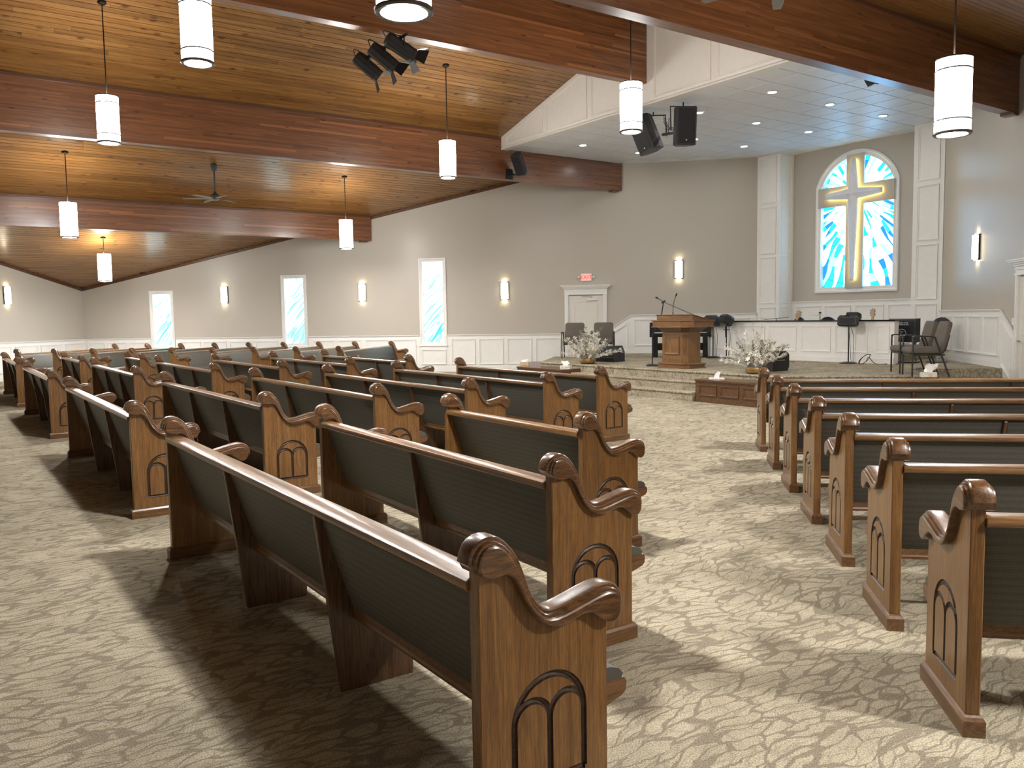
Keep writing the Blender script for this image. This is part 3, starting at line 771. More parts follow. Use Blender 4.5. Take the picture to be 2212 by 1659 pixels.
def end_meshes(sg):
    """sg = +1: outer face at x = 0, body towards +x; -1 the mirror image"""
    mb = MB(); mb.rings([[(sg * x, y, z) for y, z in offset(PAN, o_)] for x, o_ in ((0, -.004), (.004, 0), (PT - .004, 0), (PT, -.004))])
    panel = mb.mesh('end_panel', ['oak_panel', 'oak_groove'])
    # routed twin-arch groove on the outer face
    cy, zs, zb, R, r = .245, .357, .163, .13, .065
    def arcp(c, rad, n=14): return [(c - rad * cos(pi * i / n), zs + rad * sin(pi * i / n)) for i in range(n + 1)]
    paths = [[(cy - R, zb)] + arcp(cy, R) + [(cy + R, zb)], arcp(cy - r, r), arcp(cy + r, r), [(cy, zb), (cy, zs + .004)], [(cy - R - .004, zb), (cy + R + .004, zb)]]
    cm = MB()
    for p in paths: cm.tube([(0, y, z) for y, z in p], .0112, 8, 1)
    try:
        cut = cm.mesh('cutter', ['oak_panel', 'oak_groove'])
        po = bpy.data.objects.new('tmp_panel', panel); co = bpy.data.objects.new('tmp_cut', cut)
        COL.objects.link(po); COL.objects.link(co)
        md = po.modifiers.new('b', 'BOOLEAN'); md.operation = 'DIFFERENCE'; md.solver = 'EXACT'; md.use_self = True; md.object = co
        dg = bpy.context.evaluated_depsgraph_get()
        ev = bpy.data.meshes.new_from_object(po.evaluated_get(dg))
        bpy.data.objects.remove(po); bpy.data.objects.remove(co)
        if len(ev.polygons) > 40: ev.name = 'end_panel'; panel = ev
    except Exception as e: print('groove failed', e)
    mb = MB()
    prof = [(-.030, -.005), (-.027, 0), (-.019, .0015), (-.0185, .0085), (-.014, .0115), (-.0085, .0125), (-.008, .0195), (-.004, .0235), (.002, .025), (.048, .025), (.054, .0235), (.058, .0195), (.0585, .0125), (.064, .0115), (.0685, .0085), (.069, .0015), (.077, 0), (.080, -.005)]
    mb.rings([[(sg * x, y, z) for y, z in arm_off(o_)] for x, o_ in prof])
    arm = mb.mesh('arm_cap', 'oak_arm', 30)
    mb = MB(); base = [(-.02, 0), (.492, 0), (.492, 0), (-.02, 0)]
    R_ = []
    for z, i in ((0, 0), (.06, 0), (.072, .008), (.078, .016)):
        R_.append([(sg * x, y, z) for x, y in ((-.014 + i, -.02 + i), (PT + .014 - i, -.02 + i), (PT + .014 - i, .492 - i), (-.014 + i, .492 - i))])
    mb.rings(R_); foot = mb.mesh('plinth', 'oak_foot')
    return panel, arm, foot
END = {1: end_meshes(1), -1: end_meshes(-1)}
mb = MB()
SUP = [(.11, 0), (.44, 0), (.47, .33), (.20, .345), (.062, .765), (.050, .780), (.034, .783), (.020, .775), (.014, .755)]
mb.rings([[(x, y, z) for y, z in offset(SUP, o_)] for x, o_ in ((-.0125, -.004), (-.009, 0), (.009, 0), (.0125, -.004))])
SUPM = mb.mesh('center_support', 'oak_support')
PEWM = {}
def pew_meshes(L):
    k = round(L, 2)
    if k in PEWM: return PEWM[k]
    x0, x1 = PT, L - PT
    def ext(poly, a, b, mat, name, sm=None):
        m = MB(); m.rings([[(x, y, z) for y, z in offset(poly, o_)] for x, o_ in ((a, -.002), (a + .003, 0), (b - .003, 0), (b, -.002))]); return m.mesh(name, mat, sm)
    back = ext(catmull([(.178, .335), (.200, .330), (.232, .345), (.225, .42), (.190, .55), (.130, .72), (.098, .785), (.04, .787), (.036, .775), (.10, .56)], 2), x0, x1, 'pew_fabric', 'backrest', 60)
    rail = ext([(-.006, .776), (.010, .770), (.100, .772), (.106, .784), (.100, .804), (.085, .810), (.004, .812), (-.008, .806), (-.011, .796), (-.010, .782)], x0, x1, 'oak_rail', 'top_rail', 28)
    low = ext([(.166, .318), (.205, .312), (.212, .330), (.176, .340)], x0, x1, 'oak_rail', 'bottom_rail')
    m = MB()
    sb = [(.17, .305), (.474, .318), (.474, .392), (.17, .365)]
    nose = [(.474, .318), (.545, .338), (.560, .352), (.562, .378), (.552, .394), (.474, .392)]
    m.prism(sb, lambda u, v, d: (d, u, v), x0, x1); m.prism(nose, lambda u, v, d: (d, u, v), .010, L - .010)
    seat = m.mesh('seat_board', 'oak_foot')
    m = MB()
    cu = [(.18, .362), (.474, .389), (.474, .440), (.40, .444), (.25, .425), (.18, .40)]
    cn = [(.474, .389), (.545, .392), (.552, .405), (.535, .425), (.505, .436), (.474, .440)]
    m.prism(cu, lambda u, v, d: (d, u, v), x0, x1); m.prism(cn, lambda u, v, d: (d, u, v), .016, L - .016)
    cush = m.mesh('seat_cushion', 'pew_fabric', 50)
    PEWM[k] = (back, rail, low, seat, cush); return PEWM[k]
def pew(p0, rot, L, ns, label, group):
    t = thing('pew', label, 'pew', (p0[0], p0[1], 0), rot, group)
    for nm, me in zip(('backrest', 'top_rail', 'bottom_rail', 'seat_board', 'seat_cushion'), pew_meshes(L)): link(nm, me, t)
    for sg, x in ((1, 0), (-1, L)):
        pn, ar, ft = END[sg]
        e = link('end_panel', pn, t, (x, 0, 0)); link('arm_cap', ar, e); link('plinth', ft, e)
    for i in range(ns): link('center_support', SUPM, t, (L * (i + 1) / (ns + 1), 0, 0))
    return t
ORD = ('first', 'second', 'third', 'fourth', 'fifth', 'sixth', 'seventh', 'eighth', 'ninth')
RY = [9.59, 8.50, 7.41, 6.31, 5.267, 4.218, 3.178, 2.12]
for i, y in enumerate(RY):
    pew((1.085, y), 0, 3.85, 2, f'oak pew, {ORD[i]} row back from the grey chairs, in block facing narrow windows', 'pews in the block facing the narrow windows')
def cpew(al, ar, gl, gr, label, group, ns=None):
    """pew from left end (al,gl) to right end (ar,gr) in axis coordinates"""
    p, q = AG(al, gl), AG(ar, gr); d = q - p; L = round(d.length, 2)
    return pew(p, atan2(d.y, d.x), L, (2 if L > 3.3 else 1 if L > 2 else 0) if ns is None else ns, label, group)
for i, (al, ar, g) in enumerate(((-11.03, -7.68, 6.60), (-11.03, -7.32, 5.52), (-10.92, -7.17, 4.41), (-10.92, -7.19, 3.40), (-10.93, -7.08, 2.295), (-10.86, -7.04, 1.23))):
    cpew(al, ar, g, g, f'oak pew, {ORD[i]} row back from the pulpit steps, in the block aimed at the pulpit', 'pews in the block aimed at the pulpit')
for i, (al, ar, gl, gr) in enumerate(((-5.82, -4.05, 3.36, 3.345), (-5.76, -2.90, 2.275, 2.215), (-5.71, -1.92, 1.205, 1.205))):
    cpew(al, ar, gl, gr, ('shortest oak pew, no middle support, on the wide carpet aisle', 'oak pew with one middle support, on the wide carpet aisle', 'longest oak pew of the rear wedge, with two middle supports')[i], 'pews of the rear wedge on the wide aisle')
for i, (al, ar, g) in enumerate(((-16.45, -12.65, 6.60), (-16.45, -12.65, 5.52), (-16.5, -12.7, 4.41), (-16.5, -12.7, 3.38), (-16.5, -12.7, 2.30), (-16.5, -12.7, 1.24))):
    cpew(al, ar, g, g, f'oak pew, {ORD[i]} row from the platform, in the middle block across the aisle', 'pews in the middle block across the aisle')
for i, (al, ar, g) in enumerate(((-19.55, -17.93, 3.38), (-20.7, -17.93, 2.30), (-21.64, -17.95, 1.24))):
    cpew(al, ar, g, g, ('shortest oak pew of the far wedge near the side wall', 'mid-length oak pew of the far wedge near the side wall', 'longest oak pew of the far wedge near the side wall')[i], 'pews of the far wedge near the side wall')
for i in range(9):
    pew((-7.38 - 1.055 * i, 21.97), -pi / 2, 3.82, 2, f'oak pew, {ORD[i]} row from the exit door, end on to the narrow windows', 'pews end on to the narrow windows')

# ------------------------------------------------------------------ pendants, fans, downlights, sconces
def pendant_meshes():
    R, Hh = .165, .72
    sh = MB(); sh.lathe([(R * .97, 0), (R, .004), (R, Hh - .004), (R * .97, Hh)], 32)
    rg = MB(); rg.lathe([(R + .002, 0), (R + .006, .003), (R + .006, .017), (R + .002, .020)], 32)
    bt = MB(); bt.lathe([(R * .82, .004), (R * .86, -.012), (R + .004, -.014), (R + .014, -.004), (R + .014, .010), (R + .004, .018), (R - .01, .018)], 32)
    le = MB(); le.lathe([(.001, -.012), (R * .5, -.011), (R * .82, -.004), (R * .82, .004), (.001, .004)], 28)
    tp = MB(); tp.rings([[((R + k) * cos(2 * pi * j / 32), (R + k) * sin(2 * pi * j / 32), z) for j in range(32)] for k, z in ((-.02, .004), (.004, .006), (.004, -.008), (-.02, -.006))], False, closed=True); tp.tube([(-R, 0, 0), (0, 0, .01), (R, 0, 0)], .006, 6); tp.tube([(0, 0, 0), (0, 0, .04)], .012, 6)
    cn = MB(); cn.lathe([(.001, 0), (.02, -.028), (.05, -.03), (.066, -.018), (.07, -.004), (.066, .03), (.001, .05)], 20)
    return [m.mesh(n, mt, 40) for m, n, mt in ((sh, 'lamp_shade', 'lamp_shade'), (rg, 'band', 'steel_grey'), (bt, 'bottom_ring', 'ring_metal'), (le, 'lens', 'lamp_lens'), (tp, 'top_cap', 'bronze'), (cn, 'canopy', 'bronze'))]
PM = pendant_meshes()
mbd = MB(); mbd.lathe([(.001, 0), (.135, 0), (.135, .003), (.001, .003)], 28); ul = mbd.mesh('upper_diffuser', 'lamp_top')
def pendant(a, g, zb, label):
    zc_ = zceil(a); p = AG(a, g, zb)
    t = thing('pendant_lamp', label, 'pendant lamp', p, 0, 'cylinder pendant lamps under the planked ceiling')
    sh, rg, bt, le, tp, cn = PM
    s_ = link('lamp_shade', sh, t)
    link('band', rg, s_, (0, 0, .115)); link('band', rg, s_, (0, 0, .60))
    link('bottom_ring', bt, s_); link('lens', le, s_); link('upper_diffuser', ul, s_, (0, 0, .7205)); link('top_cap', tp, s_, (0, 0, .72))
    m = MB(); m.tube([(0, 0, .73), (0, 0, zc_ - zb - .01)], .009, 8); obj('rod', m, 'bronze', t, smooth=40)
    link('canopy', cn, t, (0, 0, zc_ - zb))
PEND = ((-14.74, 2.49, 4.40, 'white cylinder pendant lamp between the ridge beam and second beam, over the rear pews'),
        (-14.74, 8.72, 4.36, 'white cylinder pendant lamp between the ridge beam and second beam, by the gable'),
        (-9.60, 2.55, 4.355, 'white cylinder pendant lamp on the camera side of the ridge beam, over rear pews'),
        (-9.60, 8.93, 4.33, 'white cylinder pendant lamp hanging before the platform, beside the ceiling speakers'),
        (-19.90, 2.50, 3.36, 'white cylinder pendant lamp between the second and lowest beams, over the far wedge'),
        (-19.90, 8.75, 3.33, 'white cylinder pendant lamp between second and lowest beams, by the window wall'),
        (-4.60, 2.44, 3.385, 'white cylinder pendant lamp low over the wide carpet aisle, near the spotlights'),
        (-4.43, 8.43, 3.29, 'white cylinder pendant lamp before the glossy wall with the sconce'),
        (-24.60, 3.88, 2.66, 'lowest white cylinder pendant lamp, in the far corner of the room'),
        (.26, 3.88, 2.66, 'unseen white cylinder pendant lamp added over the rear of the block facing the windows'))  # out of view, placed by symmetry; added to light the near pew ends
for p in PEND: pendant(*p)

def fan(a, g, zh, rot, label):
    t = thing('ceiling_fan', label, 'ceiling fan', AG(a, g, zh), rot, 'ceiling fans between the beams')
    zc_ = zceil(a) - zh
    m = MB(); m.lathe([(.001, -.16), (.05, -.15), (.075, -.05), (.07, .01), (.001, .06)], 20); obj('canopy', m, 'fan_grey', t, smooth=40, loc=(0, 0, zc_))
    m = MB(); m.tube([(0, 0, .1), (0, 0, zc_ - .05)], .018, 10); obj('rod', m, 'fan_grey', t, smooth=40)
    m = MB(); m.lathe([(.001, -.03), (.09, -.028), (.098, -.01), (.098, .06), (.085, .09), (.04, .12), (.025, .16), (.001, .17)], 24); h = obj('motor', m, 'fan_grey', t, smooth=40)
    m = MB(); m.lathe([(.001, -.042), (.08, -.038), (.085, -.026), (.001, -.026)], 24); obj('cover', m, 'blade_pale', h, smooth=40)
    m = MB(); R_ = []
    for r, w0, w1, tw, dz in ((.09, -.03, .03, .14, .0), (.16, -.05, .05, .12, .005), (.35, -.06, .055, .10, .012), (.6, -.05, .045, .08, .006), (.72, -.035, .03, .06, 0)):
        R_.append([(r, w0, dz + w0 * tw), (r, w1, dz + w1 * tw), (r, w1, dz + w1 * tw + .006), (r, w0, dz + w0 * tw + .006)])
    m.rings(R_); bl = m.mesh('blade', 'blade_pale')
    for i in range(6): link('blade', bl, t, (0, 0, -.015), i * pi / 3)
fan(-19.86, 5.53, 4.36, .35, 'grey ceiling fan with six pale blades between the second and lowest beams')
fan(-4.40, 5.72, 4.22, .45, 'grey ceiling fan with six pale blades over the aisle beam')

mbd = MB(); mbd.lathe([(.075, 0), (.105, -.002), (.11, -.008), (.10, -.014), (.078, -.012), (.07, .0)], 24); dr = mbd.mesh('trim_ring', 'white_trim', 40)
mbd = MB(); mbd.lathe([(.001, -.008), (.074, -.008), (.074, .0), (.001, .0)], 24); dl = mbd.mesh('lens', 'downlight_lens')
for i, (a, g) in enumerate(DL):
    p = AG(a, g, ZSOF + .016)
    ca = min(range(5), key=lambda k: abs((-15.72, -13.85, -12., -10.2, -8.38)[k] - a)); cg = min(range(3), key=lambda k: abs((13.04, 14.82, 16.56)[k] - g))
    t = thing('downlight', f'small round downlight, {ORD[ca]} from the exit door side, soffit row ' + ('next to the gable', 'midway back', 'next to the cross window')[cg], 'downlight', p, 0, 'downlights in the soffit over the platform')
    link('trim_ring', dr, t); link('lens', dl, t)

def sconce_meshes():
    R, Hh = .105, .5
    n = 14; arc = [(R * cos(pi * i / n), -R * .8 * sin(pi * i / n)) for i in range(n + 1)]
    m = MB(); m.rings([[(x, y - .02, z) for x, y in arc] for z in (.02, Hh - .02)]); sh = m.mesh('sconce_shade', 'sconce_shade', 50)
    m = MB(); m.box(-.115, .115, -.018, 0, 0, Hh); pl_ = m.mesh('back_plate', 'bronze')
    m = MB(); arc2 = [(x * 1.06, y * 1.06 - .018) for x, y in arc]; m.rings([[(x, y, z) for x, y in arc2] for z in (0, .010)]); cp = m.mesh('end_cap', 'bronze', 50)
    m = MB(); m.rings([[(x * 1.03, y * 1.03 - .02, z) for x, y in arc] for z in (0, .008)]); bd = m.mesh('band', 'bronze', 50)
    m = MB(); m.box(-.006, .006, -.03, -.002, 0, Hh); br = m.mesh('side_bar', 'bronze')
    m = MB(); m.box(-.055, .055, -.060, -.035, 0, .004); le = m.mesh('glow_slot', 'sconce_end')
    return sh, pl_, cp, bd, br, le
SM = sconce_meshes()
def sconce(p, rot, label):
    t = thing('wall_sconce', label, 'wall sconce', p, rot, 'half-round wall sconces')
    sh, pl_, cp, bd, br, le = SM
    s_ = link('sconce_shade', sh, t); link('back_plate', pl_, t)
    link('end_cap', cp, t, (0, 0, .006)); link('end_cap', cp, t, (0, 0, .484)); link('band', bd, s_, (0, 0, .09)); link('band', bd, s_, (0, 0, .40))
    link('side_bar', br, t, (-.112, 0, 0)); link('side_bar', br, t, (.112, 0, 0))
    link('glow_slot', le, t, (0, 0, .0)); link('glow_slot', le, t, (0, 0, .4985))
for u, z, lab in ((-12.93, 2.075, 'half-round lit wall sconce between the shortest and middle stained windows'), (-8.59, 2.06, 'half-round lit wall sconce between the middle and tallest stained windows'),
                  (-4.38, 2.02, 'half-round lit wall sconce between the tallest window and the exit door'), (.424, 2.50, 'half-round lit wall sconce above the pulpit and piano')):
    sconce((u, YW, z), 0, lab)
sconce((XL, 20.15, 2.09), pi / 2, 'half-round lit wall sconce on the side wall past the far corner')
sconce((XR, 17.63, 2.50), -pi / 2, 'half-round lit wall sconce on the glossy wall behind the grey chairs')

# ------------------------------------------------------------------ doors, exit sign, plates
def door(n, f, c, sg, label):
    root = tag(link(f'door_{n}', None), label, 'door', kind='structure')
    m = MB(); fbox(m, f, c - .47, c + .47, 0.005, 2.09, -.0, .012); d = obj('door_leaf', m, 'door_paint', root)
    for z0, z1 in ((1.12, 1.93), (.2, .98)): obj('door_panel', frame_mould(lambda u, z, dd: f(u, z, dd + .011), rect(c - .33, c + .33, z0, z1), .04, .012), 'door_paint', d)
    for q in (-1, 1):
        m = MB(); fbox(m, f, c + q * .475, c + q * .585, 0, 2.12, 0, .05); fbox(m, f, c + q * .50, c + q * .56, 0, 2.12, .05, .06); obj('door_casing', m, 'white_trim', root)
    m = MB()
    for z0, z1, w_, dd in ((2.12, 2.155, .60, .065), (2.155, 2.215, .585, .05), (2.215, 2.235, .60, .065), (2.235, 2.275, .59, .055), (2.275, 2.305, .615, .085), (2.305, 2.335, .645, .115), (2.335, 2.365, .675, .145), (2.365, 2.385, .695, .165)):
        fbox(m, f, c - w_, c + w_, z0, z1, 0, dd)
    obj('door_head', m, 'white_trim', root)
    m = MB(); fbox(m, f, c + sg * .03, c + sg * .33, 1.96, 2.02, .012, .07); cl = obj('door_closer', m, 'switch_plate', root)
    m = MB(); m.tube([f(c + sg * .15, 2.02, .05), f(c + sg * .2, 2.05, .16), f(c - sg * .1, 2.075, .06)], .008, 6); obj('closer_arm', m, 'steel_grey', cl)
    m = MB(); m.tube([f(c - sg * .40, 1.0, .012), f(c - sg * .40, 1.0, .06), f(c - sg * .30, 1.0, .065)], .011, 8); obj('door_handle', m, 'steel_grey', d)
door(1, FW, -2.10, 1, 'white exit door with a moulded cornice head below the red exit sign')
door(2, FR, 15.12, -1, 'white cornice-headed door frame on the glossy wall by the platform steps')

def exit_sign():
    t = thing('exit_sign', 'small lit red exit sign with two lamp heads above the door', 'exit sign', FW(-2.08, 2.50, 0))
    m = MB(); m.box(-.15, .15, -.05, 0, 0, .20); obj('housing', m, 'switch_plate', t)
    m = MB(); m.box(-.125, .125, -.054, -.05, .018, .182); obj('panel', m, 'exit_panel', t)
    cu = bpy.data.curves.new('exit_text', 'FONT'); cu.body = 'EXIT'; cu.size = .15; cu.align_x = 'CENTER'; cu.extrude = .002; cu.space_character = 1.05
    o = bpy.data.objects.new('tmp', cu); COL.objects.link(o)
    me = bpy.data.meshes.new_from_object(o.evaluated_get(bpy.context.evaluated_depsgraph_get())); bpy.data.objects.remove(o)
    me.materials.clear(); me.materials.append(MATS['exit_letter'])
    l = link('lettering', me, t); l.rotation_euler = (pi / 2, 0, 0); l.location = (0, -.0565, .047)
    for q in (-1, 1):
        m = MB(); m.tube([(q * .15, -.025, .10), (q * .19, -.025, .10)], .012, 8)
        m.lathe([(.012, -.03), (.03, -.022), (.034, .02), (.02, .03)], 14, c=(q * .205, -.03, .10)); obj('lamp_head', m, 'switch_plate', t, smooth=40)
exit_sign()
def plate(f, u, z, rot, label, nm='wall_outlet'):
    t = thing(nm, label, 'outlet' if nm == 'wall_outlet' else 'switch', f(u, z, .022 if nm == 'wall_outlet' else 0), rot)
    m = MB(); m.box(-.045, .045, -.008, 0, -.06, .06); obj('cover_plate', m, 'switch_plate', t)
    m = MB(); m.box(-.018, .018, -.011, -.008, .008, .04); m.box(-.018, .018, -.011, -.008, -.04, -.008); obj('socket' if nm == 'wall_outlet' else 'rocker', m, 'white_trim', t)
plate(FW, -4.37, .287, 0, 'white outlet plate low on the wainscot near the exit door')
plate(FR, 15.86, 1.33, -pi / 2, 'white switch plate beside the door on the glossy wall', 'light_switch')

# ------------------------------------------------------------------ kneelers with panelled fronts
def kneeler(name, label, front, side):
    """front: (a0,a1) along the platform front; side: 'L' runs on along +Y, 'R' along +X"""
    a0, a1 = front; g0, g1, hz = GF - .52, GF - .01, .40
    t = thing(name, label, 'kneeler bench')
    c = AG((a0 + a1) / 2, (g0 + g1) / 2); t.location = c
    def P(u, v, d): return AG(u, v, d) - c
    k = .52 * (sqrt(2) - 1)
    # outline in (a,g): front arm then turned 45 degrees round the platform corner
    if side == 'L':
        ca = aA; i = [(a1, g0), (a1, g1), (ca - .005, g1)]
        q0 = aA - .52 * math.tan(pi / 8)
        run_ = 1.9
        pts = [(a1, g0), (a1, g1), (aA, g1), (aA - run_ * S - .01, g1 + run_ * S), (aA - run_ * S - .37, g1 + run_ * S - .36), (q0, g0)]
    else:
        q0 = aB + .52 * math.tan(pi / 8); run_ = 1.9
        pts = [(a0, g0), (q0, g0), (aB + run_ * S + .37, g1 + run_ * S - .36), (aB + run_ * S + .01, g1 + run_ * S), (aB, g1), (a0, g1)]
    def grow(p, d):
        n = len(p); ar = sum(p[i - 1][0] * p[i][1] - p[i][0] * p[i - 1][1] for i in range(n)); sgn = 1 if ar > 0 else -1; out = []
        for i in range(n):
            p0, p1, p2 = [Vector(p[(i + j) % n]) for j in (-1, 0, 1)]
            e1, e2 = (p1 - p0).normalized(), (p2 - p1).normalized(); n1, n2 = Vector((e1.y, -e1.x)) * sgn, Vector((e2.y, -e2.x)) * sgn
            b = (n1 + n2).normalized(); r = p1 + b * (d / max(.4, b.dot(n1))); out.append((r.x, r.y))
        return out
    m = MB(); m.prism(pts, P, 0, hz - .03); obj('carcass', m, 'oak_kneeler', t)
    m = MB(); o1, o2 = grow(pts, -.002), grow(pts, -.012)
    m.prism(pts, P, hz - .03, hz); obj('top_board', m, 'oak_kneeler', t)
    lo, hi = (q0, a1) if side == 'L' else (a0, q0)
    m = MB(); m.prism([(lo, g0 - .025), (hi, g0 - .025), (hi, g0), (lo, g0)], P, hz - .028, hz); obj('nosing', m, 'oak_kneeler', t)
    w_ = (hi - lo - .16) / 3
    for i in range(3):
        u0 = lo + .06 + i * (w_ + .02)
        obj('front_panel', frame_mould(lambda u, z, d: P(u, g0 - d, z), rect(u0 + .03, u0 + w_ - .03, .12, .31), .03, .018), 'oak_kneeler', t)
    return t
kneeler('kneeler_bench', 'dark oak kneeler bench below the flower bowl and wedge speaker', (aA, -14.02), 'L')
kneeler('kneeler_bench', 'dark oak kneeler bench with panelled front beside the steps, loose tissue box on it', (-10.22, aB), 'R')

# ------------------------------------------------------------------ choir rail
GRL = 15.60
mb = MB(); mb.prism([(-14.05, GRL), (-9.24, GRL), (-9.24, GRL + .15), (-14.05, GRL + .15)], lambda u, v, d: AG(u, v, d), ZP, 1.345)
rail = struct(obj('choir_rail', mb, 'white_trim'), 'long white panelled half wall with a black top along the back of the platform')
mb = MB(); mb.prism([(-14.09, GRL - .04), (-9.20, GRL - .04), (-9.20, GRL + .19), (-14.09, GRL + .19)], lambda u, v, d: AG(u, v, d), 1.345, 1.372); obj('top_cap', mb, 'black_gloss', rail)
mb = MB(); mb.prism([(-14.05, GRL - .018), (-9.24, GRL - .018), (-9.24, GRL), (-14.05, GRL)], lambda u, v, d: AG(u, v, d), ZP, .60); obj('base_moulding', mb, 'white_trim', rail)
for u0, u1 in ((-13.97, -13.32), (-13.11, -12.36), (-12.25, -11.51), (-11.39, -10.66), (-10.55, -9.81), (-9.62, -9.34)):
    obj('panel_moulding', frame_mould(Fg(GRL), rect(u0, u1, .70, 1.255), .04, .016), 'white_trim', rail)

# ------------------------------------------------------------------ pulpit
def octo(w_, d_, c_): return [(-w_ + c_, -d_), (w_ - c_, -d_), (w_, -d_ + c_), (w_, d_), (-w_, d_), (-w_, -d_ + c_)]
def pulpit():
    t = thing('pulpit', 'oak pulpit with flared top and panelled front at the platform edge', 'pulpit', AG(-11.66, 12.12, ZP), -pi / 4)
    def slab(name, secs, mat='oak_pulpit_h'):
        m = MB(); m.rings([[(x, y, z) for x, y in octo(w_, d_, c_)] for w_, d_, c_, z in secs]); return obj(name, m, mat, t)
    slab('base', [(.44, .29, .12, 0), (.44, .29, .12, .012), (.415, .27, .115, .016), (.415, .27, .115, .075), (.44, .29, .12, .085), (.43, .28, .12, .097), (.40, .255, .11, .108)])
    body = slab('body', [(.36, .225, .10, .108), (.36, .225, .10, .19), (.345, .215, .10, .20), (.345, .215, .10, .71)], 'oak_pulpit')
    slab('cornice', [(.345, .215, .10, .70), (.36, .235, .10, .72), (.44, .29, .13, .79), (.46, .30, .14, .80)], 'oak_kneeler')
    slab('lower_tier', [(.575, .385, .18, .80), (.575, .385, .18, .815), (.55, .365, .175, .82), (.55, .365, .175, .915), (.575, .385, .18, .922), (.575, .385, .18, .938)])
    m = MB(); a = octo(.475, .30, .15); b = octo(.495, .32, .155)
    def zt(y): return 1.055 - .10 * max(0, (y + .02) / .32)
    m.rings([[(x, y, .936) for x, y in a], [(x, y, zt(y) - .016) for x, y in a], [(x, y, zt(y) - .014) for x, y in b], [(x, y, zt(y)) for x, y in b]]); obj('book_rest', m, 'oak_pulpit_h', t)
    obj('front_panel', frame_mould(lambda u, z, d: Vector((u, -.215 - d, z)), rect(-.20, .20, .27, .62), .035, .02), 'oak_pulpit', t)
    for q in (-1, 1):
        c = Vector((q * .295, -.165)); tx = Vector((S, q * S)) ; nx = Vector((q * S, -S))
        for k in (-.035, 0, .035):
            m = MB(); pc = c + tx * k
            m.tube([(pc.x, pc.y, .27), (pc.x, pc.y, .66)], .011, 6); obj('flute', m, 'oak_pulpit', body, smooth=50)
    # gooseneck microphone clipped into the desk
    g = thing('gooseneck_microphone', 'thin black gooseneck microphone rising from the pulpit desk', 'microphone', AG(-11.66, 12.12, ZP + 1.03) + Vector((-.13, -.13, 0)), -pi / 4)
    m = MB(); m.tube(catmull([(0, 0, 0), (0, 0, .10), (.03, -.02, .2), (.10, -.06, .30), (.18, -.10, .385)], 4, False), .006, 8); obj('neck', m, 'black_metal', g, smooth=60)
    m = MB(); m.tube([(0, 0, -.01), (0, 0, .06)], .011, 8); obj('grip', m, 'black_metal', g, smooth=40)
    m = MB(); m.tube([(.17, -.095, .375), (.19, -.105, .395), (.22, -.122, .42)], [.010, .016, .012], 10); obj('capsule', m, 'speaker_grille', g, smooth=60)
pulpit()
def boom_stand():
    p = AG(-12.42, 12.12, ZP)
    t = thing('boom_microphone_stand', 'black boom microphone stand with long slanted arm behind the pulpit', 'microphone stand', p, -pi / 4)
    m = MB(); m.lathe([(.001, 0), (.13, 0), (.13, .02), (.10, .04), (.02, .05), (.001, .05)], 20); obj('base', m, 'black_metal', t, smooth=40)
    m = MB(); m.tube([(0, 0, .04), (0, .0, .62), (-.16, .43, 1.08), (-.11, .43, 1.317)], .012, 8); obj('upright', m, 'black_metal', t, smooth=40)
    m = MB(); m.tube([(-.27, .43, 1.39), (-.11, .43, 1.317), (1.175, .45, .88)], .010, 8); obj('boom_arm', m, 'black_metal', t, smooth=40)
    m = MB(); m.tube([(-.33, .43, 1.415), (-.29, .43, 1.40), (-.26, .43, 1.385)], [.018, .02, .012], 10); obj('microphone_head', m, 'speaker_grille', t, smooth=60)
    m = MB(); m.tube([(-.15, .43, 1.30), (-.07, .43, 1.33)], .022, 8); obj('clutch', m, 'black_plastic', t)
boom_stand()

# ------------------------------------------------------------------ piano and bench
def piano():
    t = thing('digital_piano', 'black digital piano standing against the wall behind the pulpit', 'piano', (.42, 21.06, ZP))
    m = MB(); m.box(-.74, .74, -.22, .25, .50, .80); m.box(-.74, .74, .0, .25, .80, .86); obj('case', m, 'black_gloss', t)
    m = MB(); m.box(-.66, .66, -.36, -.22, .56, .60); ks = obj('key_bed', m, 'black_gloss', t)
    m = MB()
    m.box(-.62, .62, -.345, -.225, .60, .612); obj('white_keys', m, 'tissue', ks)
    for q in (-.60, .60):
        m = MB(); m.box(q - .06, q + .06, -.20, .22, 0, .50); obj('leg', m, 'black_gloss', t)
    m = MB(); m.box(-.54, .54, .12, .16, .16, .34); obj('stretcher_board', m, 'black_gloss', t)
    m = MB(); m.box(-.10, .10, -.12, .1, .10, .13); obj('pedal_box', m, 'black_plastic', t)
    b = thing('piano_bench', 'small black piano bench between the pulpit and the piano leg', 'bench', (.48, 20.25, ZP))
    m = MB(); pillow(m, -.28, .28, -.16, .16, .33, .42, .025); obj('seat', m, 'black_plastic', b, smooth=50)
    for x in (-.24, .24):
        for y in (-.12, .12): m = MB(); m.box(x - .02, x + .02, y - .02, y + .02, 0, .34); obj('leg', m, 'black_gloss', b)
piano()

